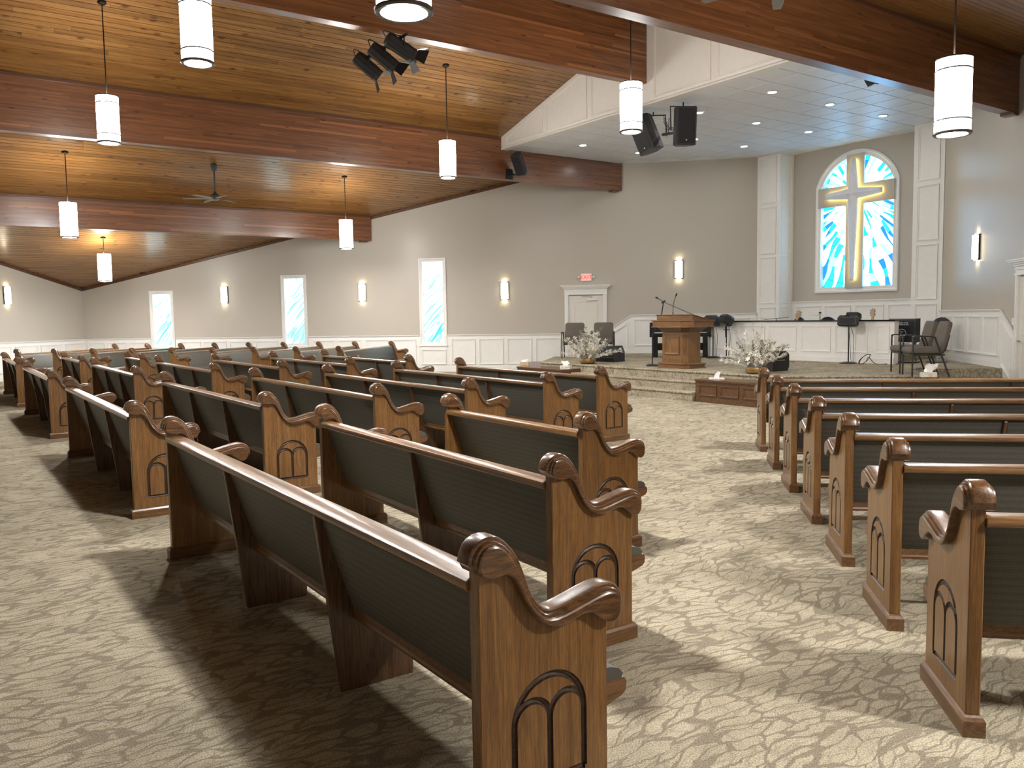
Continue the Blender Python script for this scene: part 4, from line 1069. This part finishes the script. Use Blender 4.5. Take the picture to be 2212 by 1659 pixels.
# ------------------------------------------------------------------ chairs
def chair_meshes():
    out = {}
    m = MB(); pillow(m, -.25, .25, -.24, .29, .36, .47, .035); out['seat'] = m.mesh('seat', 'chair_fabric', 50)
    M = Matrix.Translation((0, -.20, .40)) @ Matrix.Rotation(radians(14), 4, 'X')
    m = MB(); R_ = []
    for y, ins in ((-.04, .02), (-.03, .004), (0, 0), (.03, .004), (.042, .03)):
        R_.append([M @ Vector((x, y, z)) for x, z in rr_poly(-.245 + ins, .245 - ins, 0 + ins, .49 - ins, .06, 5)])
    m.rings(R_); out['backrest'] = m.mesh('backrest', 'chair_fabric', 50)
    m = MB(); m.box(-.24, .24, -.24, .26, .335, .36); out['seat_pan'] = m.mesh('seat_pan', 'chair_frame')
    for sg in (-1, 1):
        x = sg * .272
        m = MB(); m.tube([(x, .25, 0), (x, .25, .34), (x, .25, .60), (x, .235, .635)], .014, 8); out['leg', sg, 1] = m.mesh('leg', 'chair_frame', 40)
        m = MB(); m.tube([(x, -.30, 0), (x, -.17, .37), (x, -.075, .625)], .014, 8); out['leg', sg, 0] = m.mesh('leg', 'chair_frame', 40)
        m = MB(); R_ = [[(x - .022, y, z), (x + .022, y, z), (x + .022, y, z + .02), (x - .022, y, z + .02)] for y, z in ((.26, .622), (.22, .638), (.0, .632), (-.09, .615))]; m.rings(R_); out['armrest', sg] = m.mesh('armrest', 'chair_frame')
        m = MB(); m.tube([(x, -.17, .37), (sg * .245, -.24, .42), (sg * .245, -.30, .66)], .012, 8); out['back_upright', sg] = m.mesh('back_upright', 'chair_frame', 40)
    return out
CM = chair_meshes()
def chair(x, y, rot, label, group):
    t = thing('arm_chair', label, 'chair', (x, y, ZP), rot, group)
    for k, me in CM.items(): link(k if isinstance(k, str) else k[0], me, t)
chair(-2.20, 20.89, pi, 'grey padded armchair behind the flower bowl, in front of the door frame', 'grey armchairs on the platform')
chair(-1.47, 20.89, pi, 'grey padded armchair by the wedge speaker, beside the stepped wainscot', 'grey armchairs on the platform')
chair(4.17, 15.19, pi / 2, 'grey padded armchair with its neighbour\'s arm in front, beside the black amplifier', 'grey armchairs on the platform')
chair(4.17, 14.48, pi / 2, 'grey padded armchair with the floral tissue box at its feet', 'grey armchairs on the platform')
t = thing('side_table', 'low black side table between the two armchairs near the exit door', 'table', (-1.84, 21.15, ZP))
m = MB(); m.box(-.06, .06, -.25, .2, .50, .53); obj('table_top', m, 'black_plastic', t)
m = MB(); m.tube([(0, 0, .02), (0, 0, .5)], .03, 10); obj('pedestal', m, 'black_metal', t)
m = MB(); m.box(-.06, .06, -.18, .18, 0, .02); obj('foot', m, 'black_metal', t)

# ------------------------------------------------------------------ loudspeakers
def cabinet(parent, w_, d_, h, M, taper=.55, logo=None):
    """stage speaker cabinet, front at -y, centred on x, sitting on z=0"""
    poly = [(-w_ / 2, -d_ / 2 + .03), (-w_ / 2 + .03, -d_ / 2), (w_ / 2 - .03, -d_ / 2), (w_ / 2, -d_ / 2 + .03), (w_ / 2, 0), (w_ / 2 * taper, d_ / 2), (-w_ / 2 * taper, d_ / 2), (-w_ / 2, 0)]
    m = MB(); m.rings([[M @ Vector((x * k, y * k, z)) for x, y in poly] for z, k in ((0, .96), (.012, 1), (h - .012, 1), (h, .96))]); c = obj('cabinet', m, 'black_plastic', parent)
    m = MB(); m.rings([[M @ Vector((x, y, z)) for x, z in rr_poly(-w_ / 2 + .04, w_ / 2 - .04, .03, h - .03, .02)] for y in (-d_ / 2 + .002, -d_ / 2 - .006)]); obj('grille', m, 'speaker_grille', c)
    if logo: m = MB(); m.lathe([(.001, 0), (.014, 0), (.014, .004), (.001, .004)], 12, M=M @ Matrix.Translation((0, -d_ / 2 - .006, .09)) @ Matrix.Rotation(pi / 2, 4, 'X')); obj('badge', m, 'print_white', c)
    return c
def Rx(d): return Matrix.Rotation(radians(d), 4, 'X')
def Ry(d): return Matrix.Rotation(radians(d), 4, 'Y')
def Rz(d): return Matrix.Rotation(radians(d), 4, 'Z')
# two main speakers hung below the soffit
t = thing('hanging_speaker', 'black loudspeaker hanging upright in a square yoke under the soffit', 'speaker', AG(-11.55, 12.1, 4.78))
M0 = Rz(15)
cabinet(t, .40, .40, .70, M0 @ Rx(6), logo=1)
m = MB(); m.tube([M0 @ Vector(p) for p in ((-.24, 0, .30), (-.25, 0, .74), (.25, 0, .74), (.24, 0, .30))], .016, 6); obj('yoke', m, 'black_metal', t)
m = MB(); m.tube([(0, 0, .72), (0, 0, ZSOF - 4.78)], .014, 8); obj('hanger_rod', m, 'black_metal', t)
t = thing('hanging_speaker', 'black loudspeaker hanging tilted outward beside its upright neighbour under the soffit', 'speaker', AG(-12.36, 12.1, 4.82))
M1 = Rz(-42) @ Rx(14) @ Ry(-16)
cabinet(t, .42, .42, .72, M1, logo=1)
m = MB(); m.tube([Vector(p) for p in ((.26, .12, .30), (.24, .14, .72), (-.30, .0, .70), (-.26, -.02, .42))], .016, 6); obj('yoke', m, 'black_metal', t)
m = MB(); m.tube([(.0, .1, .70), (0, .1, ZSOF - 4.82)], .014, 8); obj('hanger_rod', m, 'black_metal', t)
m = MB(); m.tube([(.18, .06, .32), (.40, -.10, .31)], .03, 8); m.tube([(.3, -.02, .31), (.31, -.02, .62)], .015, 6); obj('link_bar', m, 'steel_grey', t)
m = MB()
for k in range(3): m.tube(catmull([(.2, .1, .7 - .05 * k), (.28, .02, .5 - .05 * k), (.34, -.04, .38 + .03 * k), (.45, -.12, .36)], 4, False), .006, 6)
obj('cable', m, 'black_plastic', t)
# small speakers bracketed on the beams
def beam_speaker(p, sg, label):
    t = thing('bracket_speaker', label, 'speaker', p, -pi / 4)
    m = MB(); m.box(-.02 * sg - .02, -.02 * sg + .02, -.09, .09, -.12, .12); obj('wall_plate', m, 'black_metal', t)
    m = MB(); m.tube([(0, 0, -.03), (sg * .14, .05, -.03), (sg * .20, .12, -.03)], .022, 8); obj('bracket_arm', m, 'black_metal', t)
    m = MB(); m.lathe([(.001, -.045), (.03, -.035), (.045, 0), (.03, .035), (.001, .045)], 14, c=(sg * .20, .14, -.03)); obj('ball_joint', m, 'black_metal', t, smooth=60)
    cabinet(t, .26, .26, .52, Matrix.Translation((sg * .24, .22, .0)) @ Rz(25 * sg) @ Ry(0) @ Rx(34))
beam_speaker(AG(-17.08, 11.86, 5.03), 1, 'small black speaker on a bracket on the beam above the exit door')
beam_speaker(AG(-7.26, 11.86, 5.05), -1, 'small black speaker tucked behind the beam under the tiled soffit')
# wedge monitors on the platform floor
def wedge(p, rot, label, tall=False):
    t = thing('wedge_speaker', label, 'speaker', p, rot)
    poly = [(-.22, 0), (.20, 0), (.26, .10), (.04, .36), (-.12, .36), (-.22, .22)] if not tall else [(-.20, 0), (.16, 0), (.20, .08), (.20, .30), (.13, .36), (-.16, .36), (-.20, .30)]
    m = MB(); m.prism(poly, lambda u, v, d: (d, u, v), -.27, .27); obj('cabinet', m, 'black_plastic', t)
    m = MB()
    if not tall: m.prism([(.245, .125), (.065, .335), (.075, .343), (.255, .133)], lambda u, v, d: (d, u, v), -.24, .24)
    else: m.prism([(.20, .09), (.207, .09), (.207, .29), (.20, .29)], lambda u, v, d: (d, u, v), -.24, .24)
    obj('grille', m, 'speaker_grille', t)
    m = MB(); m.tube([(.272, -.1, .2), (.285, -.06, .2), (.285, .04, .2), (.272, .08, .2)], .01, 6); obj('handle', m, 'steel_grey', t)
wedge(AG(-14.42, 12.72, ZP), radians(150), 'black wedge monitor speaker on the platform behind the bowl of white flowers')
wedge(AG(-9.86, 12.60, ZP), radians(-52), 'black monitor speaker standing on its end beside the second bowl of white flowers', True)
# personal monitors on stands
def stand_monitor(p, rot, h, label, tray=False, tilt=-18):
    t = thing('stand_speaker', label, 'speaker', p, rot)
    m = MB(); m.lathe([(.001, 0), (.17, 0), (.175, .012), (.12, .03), (.03, .04), (.001, .04)], 24); obj('base', m, 'black_metal', t, smooth=40)
    m = MB(); m.tube([(0, 0, .03), (0, 0, h)], .014, 8); obj('pole', m, 'black_metal', t, smooth=40)
    c = MB(); M = Matrix.Translation((0, 0, h + .10)) @ Rx(tilt)
    poly = [(-.19, -.13), (.19, -.13), (.19, .02), (.12, .13), (-.12, .13), (-.19, .02)]
    c.rings([[M @ Vector((x * k, y * k, z)) for x, y in poly] for z, k in ((-.11, .85), (-.085, 1), (.06, 1), (.11, .80))]); cb = obj('cabinet', c, 'black_plastic', t)
    m = MB(); m.prism(rr_poly(-.16, .16, -.07, .05, .02), lambda u, v, d: M @ Vector((u, -.13 - d, v)), 0, .006); obj('grille', m, 'speaker_grille', cb)
    m = MB(); m.prism(rr_poly(-.05, .05, .072, .10, .008), lambda u, v, d: M @ Vector((u, -.11 - d, v)), 0, .008); obj('handle_slot', m, 'black_gloss', cb)
    for k in (-1, 1):
        m = MB(); m.tube(catmull([(.02 * k, .05, h), (.04 + .04 * k, .06, h * .7), (.05 + .03 * k, .05, h * .35), (.07 + .02 * k, .02, .04), (.12, -.04, .035)], 4, False), .005, 6); obj('cable', m, 'black_plastic', t)
    if tray:
        m = MB(); m.box(-.10, .10, -.04, .04, h - .13, h - .115); obj('tray', m, 'black_metal', t)
        m = MB(); m.tube([(.03, -.03, h - .04), (.03, -.03, h - .30)], [.022, .014], 10); obj('microphone_clip', m, 'black_plastic', t)
stand_monitor(AG(-13.72, 15.40, ZP), -pi / 4, .78, 'small black monitor speaker on a floor stand, by the piano leg')
stand_monitor(AG(-13.22, 15.30, ZP), -pi / 4 - .5, .80, 'small black monitor speaker on a stand with a little tray and microphone', True, -25)
stand_monitor(AG(-10.06, 15.33, ZP), -pi / 4 + .25, .76, 'small black monitor speaker on a stand before the rail, cable coiled at foot', False, -8)
t = thing('coiled_cable', 'black cable looped on the carpet at the foot of a speaker stand', 'cable', AG(-9.68, 15.30, ZP))
m = MB(); m.tube(catmull([(.12 * cos(i * .8) * (1 - i * .02), .07 * sin(i * .8), .10 + .10 * sin(i * .8 + 1)) for i in range(16)] + [(.2, -.02, .01), (.45, -.02, .008), (.62, -.05, .008)], 3, False), .007, 6); obj('loop', m, 'black_plastic', t)
t = thing('floor_cable', 'black cables and small boxes lying under the piano by the speaker stand', 'cable', AG(-14.0, 15.25, ZP))
m = MB()
for k in range(4): m.tube(catmull([(-.45 + .1 * k, .25 - .1 * k, .01), (-.25, .05 + .05 * k, .012), (0, .02 - .06 * k, .02), (.25, -.03 + .05 * k, .01), (.45, -.2 + .04 * k, .008)], 4, False), .007, 6)
obj('strand', m, 'black_plastic', t)
m = MB(); m.box(-.36, -.20, .20, .28, 0, .10); obj('junction_box', m, 'steel_grey', t)
for i, (a, g) in enumerate(((-13.3, 15.0), (-11.35, 15.05), (-8.2, 14.9))):
    t = thing('floor_box', ('flat dark floor box set in the platform carpet near the stands', 'flat dark floor box in the platform carpet before the rail centre', 'flat dark floor box in the platform carpet behind the grey armchairs')[i], 'floor box', AG(a, g, ZP), -pi / 4 * 0)
    m = MB(); m.box(-.16, .16, -.10, .10, 0, .006); obj('lid', m, 'black_plastic', t); m = MB(); m.box(-.12, .12, -.02, .02, .006, .009); obj('flap', m, 'steel_grey', t)

# ------------------------------------------------------------------ amplifier on a stand, band gear behind the rail
def amp():
    t = thing('guitar_amplifier', 'black amplifier with white print and ring logo on low stand by the rail', 'amplifier', AG(-9.38, 16.2, ZP), -pi / 4 + .15)
    m = MB(); m.box(-.26, .26, -.13, .13, .42, .89); c = obj('cabinet', m, 'black_plastic', t)
    m = MB(); m.prism(rr_poly(-.24, .24, .45, .84, .02), lambda u, v, d: (u, -.13 - d, v), 0, .006); obj('front_cloth', m, 'speaker_grille', c)
    m = MB(); m.box(-.262, .262, -.135, .135, .885, .90); obj('top_trim', m, 'steel_grey', c)
    m = MB(); m.tube([(.0 + .085 * cos(i * pi / 12), -.138, .60 + .085 * sin(i * pi / 12)) for i in range(24)], .004, 5, closed=True)
    m.tube([(-.035, -.138, .64), (.035, -.138, .635), (-.03, -.138, .60), (.04, -.138, .57), (-.03, -.138, .56)], .006, 5); obj('ring_logo', m, 'print_white', c)
    m = MB(); r_ = random.Random(2)
    for z, x0, n in ((.80, -.05, 6), (.765, -.13, 9)):
        for i in range(n):
            x = x0 + .03 * i; m.box(x, x + r_.uniform(.012, .022), -.139, -.136, z, z + .02)
    obj('print_marks', m, 'print_white', c)
    for x in (-.2, .2):
        m = MB(); m.tube([(x, .1, .42), (x, -.12, .02)], .014, 6); m.tube([(x, -.1, .42), (x, .12, .02)], .014, 6); obj('stand_leg', m, 'chrome', t)
    m = MB(); m.box(-.26, .26, -.15, .15, 0, .03); obj('foot_board', m, 'black_metal', t)
    s_ = thing('band_stool', 'round-backed black stool half hidden behind the amplifier', 'stool', AG(-9.0, 16.75, ZP), -pi / 4)
    m = MB(); m.lathe([(.001, .50), (.17, .50), (.18, .53), (.17, .57), (.001, .58)], 20); obj('seat', m, 'black_plastic', s_, smooth=40)
    m = MB(); R_ = [[(x, .14 + y, z + .74) for x, z in [(.19 * cos(i * pi / 10), .17 * sin(i * pi / 10)) for i in range(20)]] for y in (0, .05)]; m.rings(R_); obj('backrest', m, 'black_plastic', s_)
    m = MB(); m.tube([(0, 0, .02), (0, 0, .5)], .03, 8); m.tube([(0, .1, .52), (0, .16, .66)], .015, 6); obj('post', m, 'chrome', s_)
    m = MB(); m.lathe([(.001, 0), (.2, 0), (.2, .015), (.03, .03), (.001, .03)], 18); obj('foot', m, 'black_metal', s_)
amp()
def music_chair(a, g, w_, label):
    t = thing('music_chair', label, 'chair', AG(a, g, ZP), -pi / 4, 'black chairs behind the rail')
    m = MB(); R_ = [[(w_ * cos(i * pi / 12), -.18 - y, .62 + .33 * sin(i * pi / 12)) for i in range(13)] for y in (0, .04)]; m.rings(R_); obj('backrest', m, 'black_plastic', t)
    m = MB(); pillow(m, -w_, w_, -.16, .26, .42, .50, .03); obj('seat', m, 'black_plastic', t, smooth=50)
    for x in (-w_ * .85, w_ * .85):
        m = MB(); m.tube([(x, .22, 0), (x, .2, .43)], .012, 6); obj('leg', m, 'black_metal', t)
        m = MB(); m.tube([(x, -.22, 0), (x, -.17, .43), (x * .7, -.2, .7)], .012, 6); obj('leg', m, 'black_metal', t)
music_chair(-11.94, 16.48, .21, 'smaller black round-topped chair back showing above the rail by the guitar')
music_chair(-11.20, 16.48, .27, 'larger black round-topped chair back showing above the rail under the cymbal')
def guitar(a, g, z, rot, lean, label, body):
    t = thing('electric_guitar', label, 'guitar', AG(a, g, z), rot)
    M = Matrix.Translation((0, 0, .12)) @ Rx(-12) @ Ry(lean)
    out = catmull([(0, 0), (.12, .01), (.17, .08), (.15, .17), (.10, .22), (.13, .30), (.12, .37), (.07, .40), (.03, .36), (-.03, .36), (-.08, .42), (-.13, .38), (-.13, .30), (-.10, .22), (-.15, .16), (-.17, .07), (-.12, .01)], 2)
    m = MB(); m.rings([[M @ Vector((x, y, z_)) for x, z_ in out] for y in (-.02, .02)]); obj('body', m, body, t)
    m = MB(); m.rings([[M @ Vector((x, y - .03, z_)) for x, z_ in ((-.03, .2), (.03, .2), (.022, .82), (-.022, .82))] for y in (-.012, .012)]); obj('neck', m, 'guitar_wood', t)
    m = MB(); m.rings([[M @ Vector((x, y - .03, z_)) for x, z_ in ((-.022, .82), (.022, .82), (.045, .86), (.04, 1.0), (-.02, 1.02), (-.035, .9))] for y in (-.01, .01)]); h = obj('headstock', m, 'guitar_wood', t)
    for i in range(4):
        for q in (-1, 1): m = MB(); m.tube([M @ Vector((q * .03, -.03, .87 + .035 * i)), M @ Vector((q * .065, -.03, .87 + .035 * i))], .008, 6); obj('tuning_peg', m, 'black_metal', h)
    m = MB(); m.tube([(-.2, .16, .01), (0, .06, .25), (.2, .16, .01)], .012, 6); m.tube([(0, .06, .25), (0, -.1, .01)], .012, 6); obj('stand', m, 'black_metal', t)
guitar(-12.04, 16.00, ZP, -pi / 4 + .4, 12, 'white electric guitar with its headstock above the rail, by the pilaster', 'tissue')
guitar(-10.24, 16.45, ZP, -pi / 4, -6, 'brown guitar with only its headstock showing above the rail, behind a speaker', 'guitar_wood')
t = thing('cymbal', 'thin cymbal on a stand above the larger chair back behind the rail', 'cymbal', AG(-11.24, 16.05, ZP))
m = MB(); m.lathe([(.001, 1.015), (.04, 1.01), (.05, .995), (.24, .985), (.24, .981), (.05, .985), (.001, .99)], 28); obj('plate', m, 'cymbal', t, smooth=40)
m = MB(); m.tube([(0, 0, .2), (0, 0, 1.06)], .011, 8); obj('stand_post', m, 'chrome', t)
m = MB()
for i in range(3): m.tube([(0, 0, .45), (.3 * cos(i * 2.1), .3 * sin(i * 2.1), .01)], .01, 6)
obj('tripod', m, 'chrome', t)
m = MB(); m.lathe([(.001, 1.02), (.03, 1.025), (.03, 1.05), (.001, 1.06)], 10); obj('wing_nut', m, 'black_plastic', t)
t = thing('boom_microphone_stand', 'low boom microphone stand lying level just above the rail by the white guitar', 'microphone stand', AG(-12.62, 16.35, ZP))
m = MB(); m.tube([(0, 0, .03), (0, 0, .90)], .011, 8); obj('upright', m, 'black_metal', t)
m = MB(); m.tube([AG(-.35, 0, .895), AG(.34, 0, .945)], .009, 8); obj('boom_arm', m, 'steel_grey', t)
m = MB(); m.lathe([(.001, 0), (.13, 0), (.12, .025), (.001, .04)], 18); obj('base', m, 'black_metal', t)
t = thing('stand_speaker', 'dark blue-topped speaker behind the rail beside the brown guitar headstock', 'speaker', AG(-10.50, 16.12, ZP), -pi / 4)
cabinet(t, .30, .26, .30, Matrix.Translation((0, 0, .72)) @ Rx(-20))
m = MB(); m.tube([(0, 0, .03), (0, 0, .75)], .014, 8); obj('pole', m, 'black_metal', t); m = MB(); m.lathe([(.001, 0), (.16, 0), (.15, .02), (.001, .03)], 18); obj('base', m, 'black_metal', t)

# ------------------------------------------------------------------ stage spotlights under the ridge beam
GS = 6.2
t = thing('lighting_bar', 'black pipe with cables hung under the ridge beam for the spotlights', 'lighting bar', AG(RIDGE, GS, 5.985))
def LG(a, g, z): return AG(a - RIDGE, g - GS, z - 5.985)
m = MB(); m.tube([LG(-13.22, GS, 5.86), LG(-11.62, GS, 5.86)], .024, 10); obj('pipe', m, 'black_metal', t, smooth=40)
for a in (-12.23, -12.11): m = MB(); m.tube([LG(a, GS, 5.80), LG(a, GS, 6.0)], .02, 6); obj('hanger', m, 'black_metal', t)
m = MB()
for k in range(3): m.tube(catmull([LG(-13.2 + .1 * k, GS, 5.77), LG(-12.9, GS - .03, 5.84 + .02 * k), LG(-12.5, GS - .03, 5.80), LG(-12.2, GS - .04, 5.86), LG(-11.8, GS, 5.82)], 5, False), .008, 6)
obj('cable', m, 'black_plastic', t)
def spot(a, rz, tilt, label, flaps):
    t = thing('stage_spotlight', label, 'spotlight', AG(a, GS, 5.86), 0, 'stage spotlights on the pipe')
    M = Rz(rz) @ Matrix.Translation((0, 0, -.15)) @ Rx(tilt)      # barrel axis along local +y
    m = MB(); oc = [(.105 * cos(pi / 8 + i * pi / 4) * 1.05, .105 * sin(pi / 8 + i * pi / 4)) for i in range(8)]
    m.rings([[M @ Vector((x * k, y, z * k)) for x, z in oc] for y, k in ((-.26, .8), (-.24, 1), (.18, 1), (.19, 1.06), (.235, 1.06))]); b = obj('barrel', m, 'black_plastic', t)
    m = MB()
    for i in range(8):
        x, z = oc[i]; m.tube([M @ Vector((x, -.22, z)), M @ Vector((x, .17, z))], .008, 4)
    obj('cooling_ribs', m, 'black_metal', b)
    m = MB(); m.lathe([(.001, .236), (.09, .236), (.09, .230), (.001, .230)], 16, M=M @ Rx(-90)); obj('lens', m, 'black_gloss', b)
    for q, on in zip((0, 1, 2, 3), flaps):
        if not on: continue
        N = M @ Ry(90 * q) @ Matrix.Translation((0, .235, .10)) @ Rx(38)
        m = MB(); m.rings([[N @ Vector(p) for p in ((-.08, 0, z), (.08, 0, z), (.12, .17, z), (-.12, .17, z))] for z in (0, .004)]); obj('barn_door', m, 'black_metal', b)
    m = MB(); m.tube([Rz(rz) @ Vector(p) for p in ((-.12, 0, -.15), (-.12, 0, -.03), (0, 0, 0), (.12, 0, -.03), (.12, 0, -.15))], .012, 6); obj('yoke', m, 'black_metal', t)
    m = MB(); m.tube([(0, 0, -.04), (0, 0, .03)], .03, 8); obj('clamp', m, 'black_metal', t)
    m = MB(); m.tube(catmull([M @ Vector((0, -.26, 0)), M @ Vector((0, -.34, .08)), Vector((0, 0, .02))], 5, False), .008, 6); obj('lead', m, 'black_plastic', t)
spot(-13.0, -62, -38, 'black stage spotlight at the low end of the pipe, folded barn doors', (1, 0, 1, 0))
spot(-12.42, -58, -36, 'middle black stage spotlight on the pipe with half open barn doors', (1, 1, 1, 0))
spot(-11.82, -48, -24, 'black stage spotlight at the ridge end of the pipe, wide open barn doors', (1, 1, 1, 1))

# ------------------------------------------------------------------ flowers and tissue boxes
def flowers(p, seed, tall, label):
    r_ = random.Random(seed)
    t = thing('flower_arrangement', label, 'flower arrangement', p)
    m = MB(); m.lathe([(.001, 0), (.13, 0), (.175, .03), (.185, .07), (.17, .12), (.155, .125), (.15, .10), (.001, .09)], 28); obj('bowl', m, 'brass_pot', t, smooth=40)
    def stem(m, dx, dy, L, bend, n=6, r=.0035):
        pts = []; d = Vector((dx, dy, 1)).normalized()
        for i in range(n + 1):
            k = i / n; pts.append(Vector((dx * .06, dy * .06, .09)) + d * L * k + Vector((dx, dy, -.6)) * bend * k * k)
        m.tube(pts, [r * (1 - .6 * i / n) for i in range(n + 1)], 4); return pts
    def leaf(m, p_, d, L, w_):
        d = d.normalized(); sd = d.cross(Vector((r_.uniform(-1, 1), r_.uniform(-1, 1), r_.uniform(-.3, 1)))).normalized()
        up = d.cross(sd) * .15
        m.add([p_, p_ + d * L * .5 + sd * w_ + up * L, p_ + d * L, p_ + d * L * .5 - sd * w_ + up * L], [(0, 1, 2, 3)])
    # upright twigs with buds, grey spikes, drooping plumes, star flowers
    for i in range(9 if tall else 7):
        a = r_.uniform(0, 2 * pi); q = r_.uniform(.05, .7); m = MB(); L = r_.uniform(.65, .98) * (1 if tall else .85)
        pts = stem(m, q * cos(a), q * sin(a), L, .06); 
        for k in range(26):
            b = pts[r_.randint(2, 6)] + Vector([r_.uniform(-.03, .03) for _ in range(3)]); leaf(m, b, Vector((r_.uniform(-1, 1), r_.uniform(-1, 1), r_.uniform(0, 1))), r_.uniform(.015, .035), .006)
        obj('twig', m, 'twig' if i % 2 else 'dried_grey', t, fix=False)
    for i in range(60):
        a = r_.uniform(0, 2 * pi); q = r_.uniform(.05, 1.15); m = MB(); L = r_.uniform(.32, .70) / (1 + .12 * q)
        pts = stem(m, q * cos(a), q * sin(a), L, .05 * q)
        for k in range(110):
            j = r_.randint(1, 6); b = pts[j] + Vector([r_.uniform(-.03, .03) for _ in range(3)])
            leaf(m, b, Vector((r_.uniform(-1, 1), r_.uniform(-1, 1), r_.uniform(-.2, 1))) + (pts[j] - pts[j - 1]) * 6, r_.uniform(.02, .05), r_.uniform(.006, .012))
        obj('spray', m, ('dried_white', 'dried_grey', 'twig', 'dried_white')[i % 4], t, fix=False)
    for i in range(14):
        a = r_.uniform(0, 2 * pi); q = r_.uniform(1.0, 2.2); m = MB()
        pts = stem(m, q * cos(a), q * sin(a), r_.uniform(.36, .54), .07)
        for k in range(36):
            j = r_.randint(3, 6); leaf(m, pts[j], (pts[6] - pts[4]).normalized() + Vector([r_.uniform(-.5, .5) for _ in range(3)]), r_.uniform(.06, .11), .005)
        obj('plume', m, 'dried_white', t, fix=False)
    for i in range(26):
        a = r_.uniform(0, 2 * pi); q = r_.uniform(.05, .24); c = Vector((q * cos(a), q * sin(a), r_.uniform(.17, .36))); m = MB()
        c += Vector((c.x, c.y, 0)).normalized() * .06; nrm = Vector((c.x, c.y, .12)).normalized()
        u = nrm.orthogonal().normalized(); v = nrm.cross(u)
        for k in range(6):
            d = u * cos(k * pi / 3) + v * sin(k * pi / 3); e = u * cos(k * pi / 3 + pi / 2) + v * sin(k * pi / 3 + pi / 2)
            m.add([c, c + d * .03 + e * .015 + nrm * .012, c + d * .060 + nrm * .02, c + d * .03 - e * .015 + nrm * .012], [(0, 1, 2, 3)])
        m.tube([c, c + nrm * .02], .007, 5); obj('flower', m, 'petal', t, fix=False)
flowers(AG(-14.10, 11.80, ZP), 21, False, 'white dried flower arrangement in a brass bowl before the grey armchairs')
flowers(AG(-9.50, 11.76, ZP), 8, True, 'taller white dried flower arrangement in a brass bowl beside the black monitor speaker')
def tissue_box(p, rot, w_, d_, h, mat, label, tis=.11, print_=None, lean=.04):
    t = thing('tissue_box', label, 'tissue box', p, rot)
    m = MB(); m.rings([[(x, y, z) for x, y in rr_poly(-w_ / 2, w_ / 2, -d_ / 2, d_ / 2, .006, 2)] for z in (0, h)]); obj('carton', m, mat, t)
    m = MB(); R_ = []
    for k in range(6):
        q = k / 5; w1 = .05 + .045 * sin(q * pi * .8); R_.append([(x * w1 + lean * q + .012 * sin(k * 2 + x * 3), .012 * sin(x * 6 + k) + .01 * q, h - .005 + tis * q + .015 * abs(x) * q) for x in (-1, -.5, 0, .5, 1)] + [(x * w1 + lean * q + .012 * sin(k * 2 + x * 3), .012 * sin(x * 6 + k) + .01 * q + .004, h - .005 + tis * q + .015 * abs(x) * q) for x in (1, .5, 0, -.5, -1)])
    m.rings(R_); obj('tissue', m, 'tissue', t, smooth=70)
    if print_ == 'flower':
        m = MB()
        for k in range(8): m.rings([[(.01 + .034 * r0 * cos(k * pi / 4 + dd) , -d_ / 2 - y, h * .42 + .034 * r0 * sin(k * pi / 4 + dd)) for r0, dd in ((.2, 0), (.7, .25), (1, 0), (.7, -.25))] for y in (.0, .002)])
        obj('flower_print', m, 'gold_print', t)
    if print_ == 'slats':
        m = MB()
        for k in range(9): x = -w_ / 2 + w_ * (k + .5) / 9; m.box(x - .006, x + .006, -d_ / 2 - .006, -d_ / 2, .0, h)
        obj('slat', m, 'gold_print', t)
    if print_ == 'leaves':
        m = MB(); r_ = random.Random(4)
        for k in range(16):
            x, z, a = r_.uniform(-w_ * .42, w_ * .42), r_.uniform(.02, h - .02), r_.uniform(0, pi)
            m.rings([[(x + q * cos(a) - v * sin(a), -d_ / 2 - y, z + q * sin(a) * .6 + v * cos(a) * .6) for q, v in ((-.022, 0), (0, .007), (.022, 0), (0, -.007))] for y in (0, .002)])
        obj('leaf_print', m, 'box_print', t)
tissue_box(AG(-7.10, 12.98, ZP), 0, .23, .12, .075, 'tissue_box_pale', 'white tissue box with a gold flower print on the platform by the armchair', .13, 'flower', .07)
tissue_box(AG(-14.16, 11.24, .40), -.35, .24, .12, .075, 'tissue_box_pale', 'leaf-patterned tissue box on the end of the kneeler by the pew', .09, 'leaves', -.03)
tissue_box(AG(-15.95, 11.42, .40), .0, .21, .12, .085, 'tissue_box_pale', 'slatted gold and white tissue box on the far kneeler bench', .05, 'slats', .0)
t = thing('tissue_pack', 'flat white tissue pack with a raised tissue on the oak kneeler by the steps', 'tissue pack', AG(-9.98, 11.30, .40))
m = MB(); m.box(-.13, .13, -.06, .06, 0, .018); obj('pack', m, 'tissue', t)
m = MB(); m.rings([[(-.05, -.01, .018), (.04, -.01, .018), (.04, .006, .018), (-.05, .006, .018)], [(-.03, -.006, .08), (.05, -.006, .08), (.05, .01, .08), (-.03, .01, .08)], [(.02, 0, .13), (.07, 0, .12), (.07, .01, .12), (.02, .01, .13)]]); obj('tissue', m, 'tissue', t)
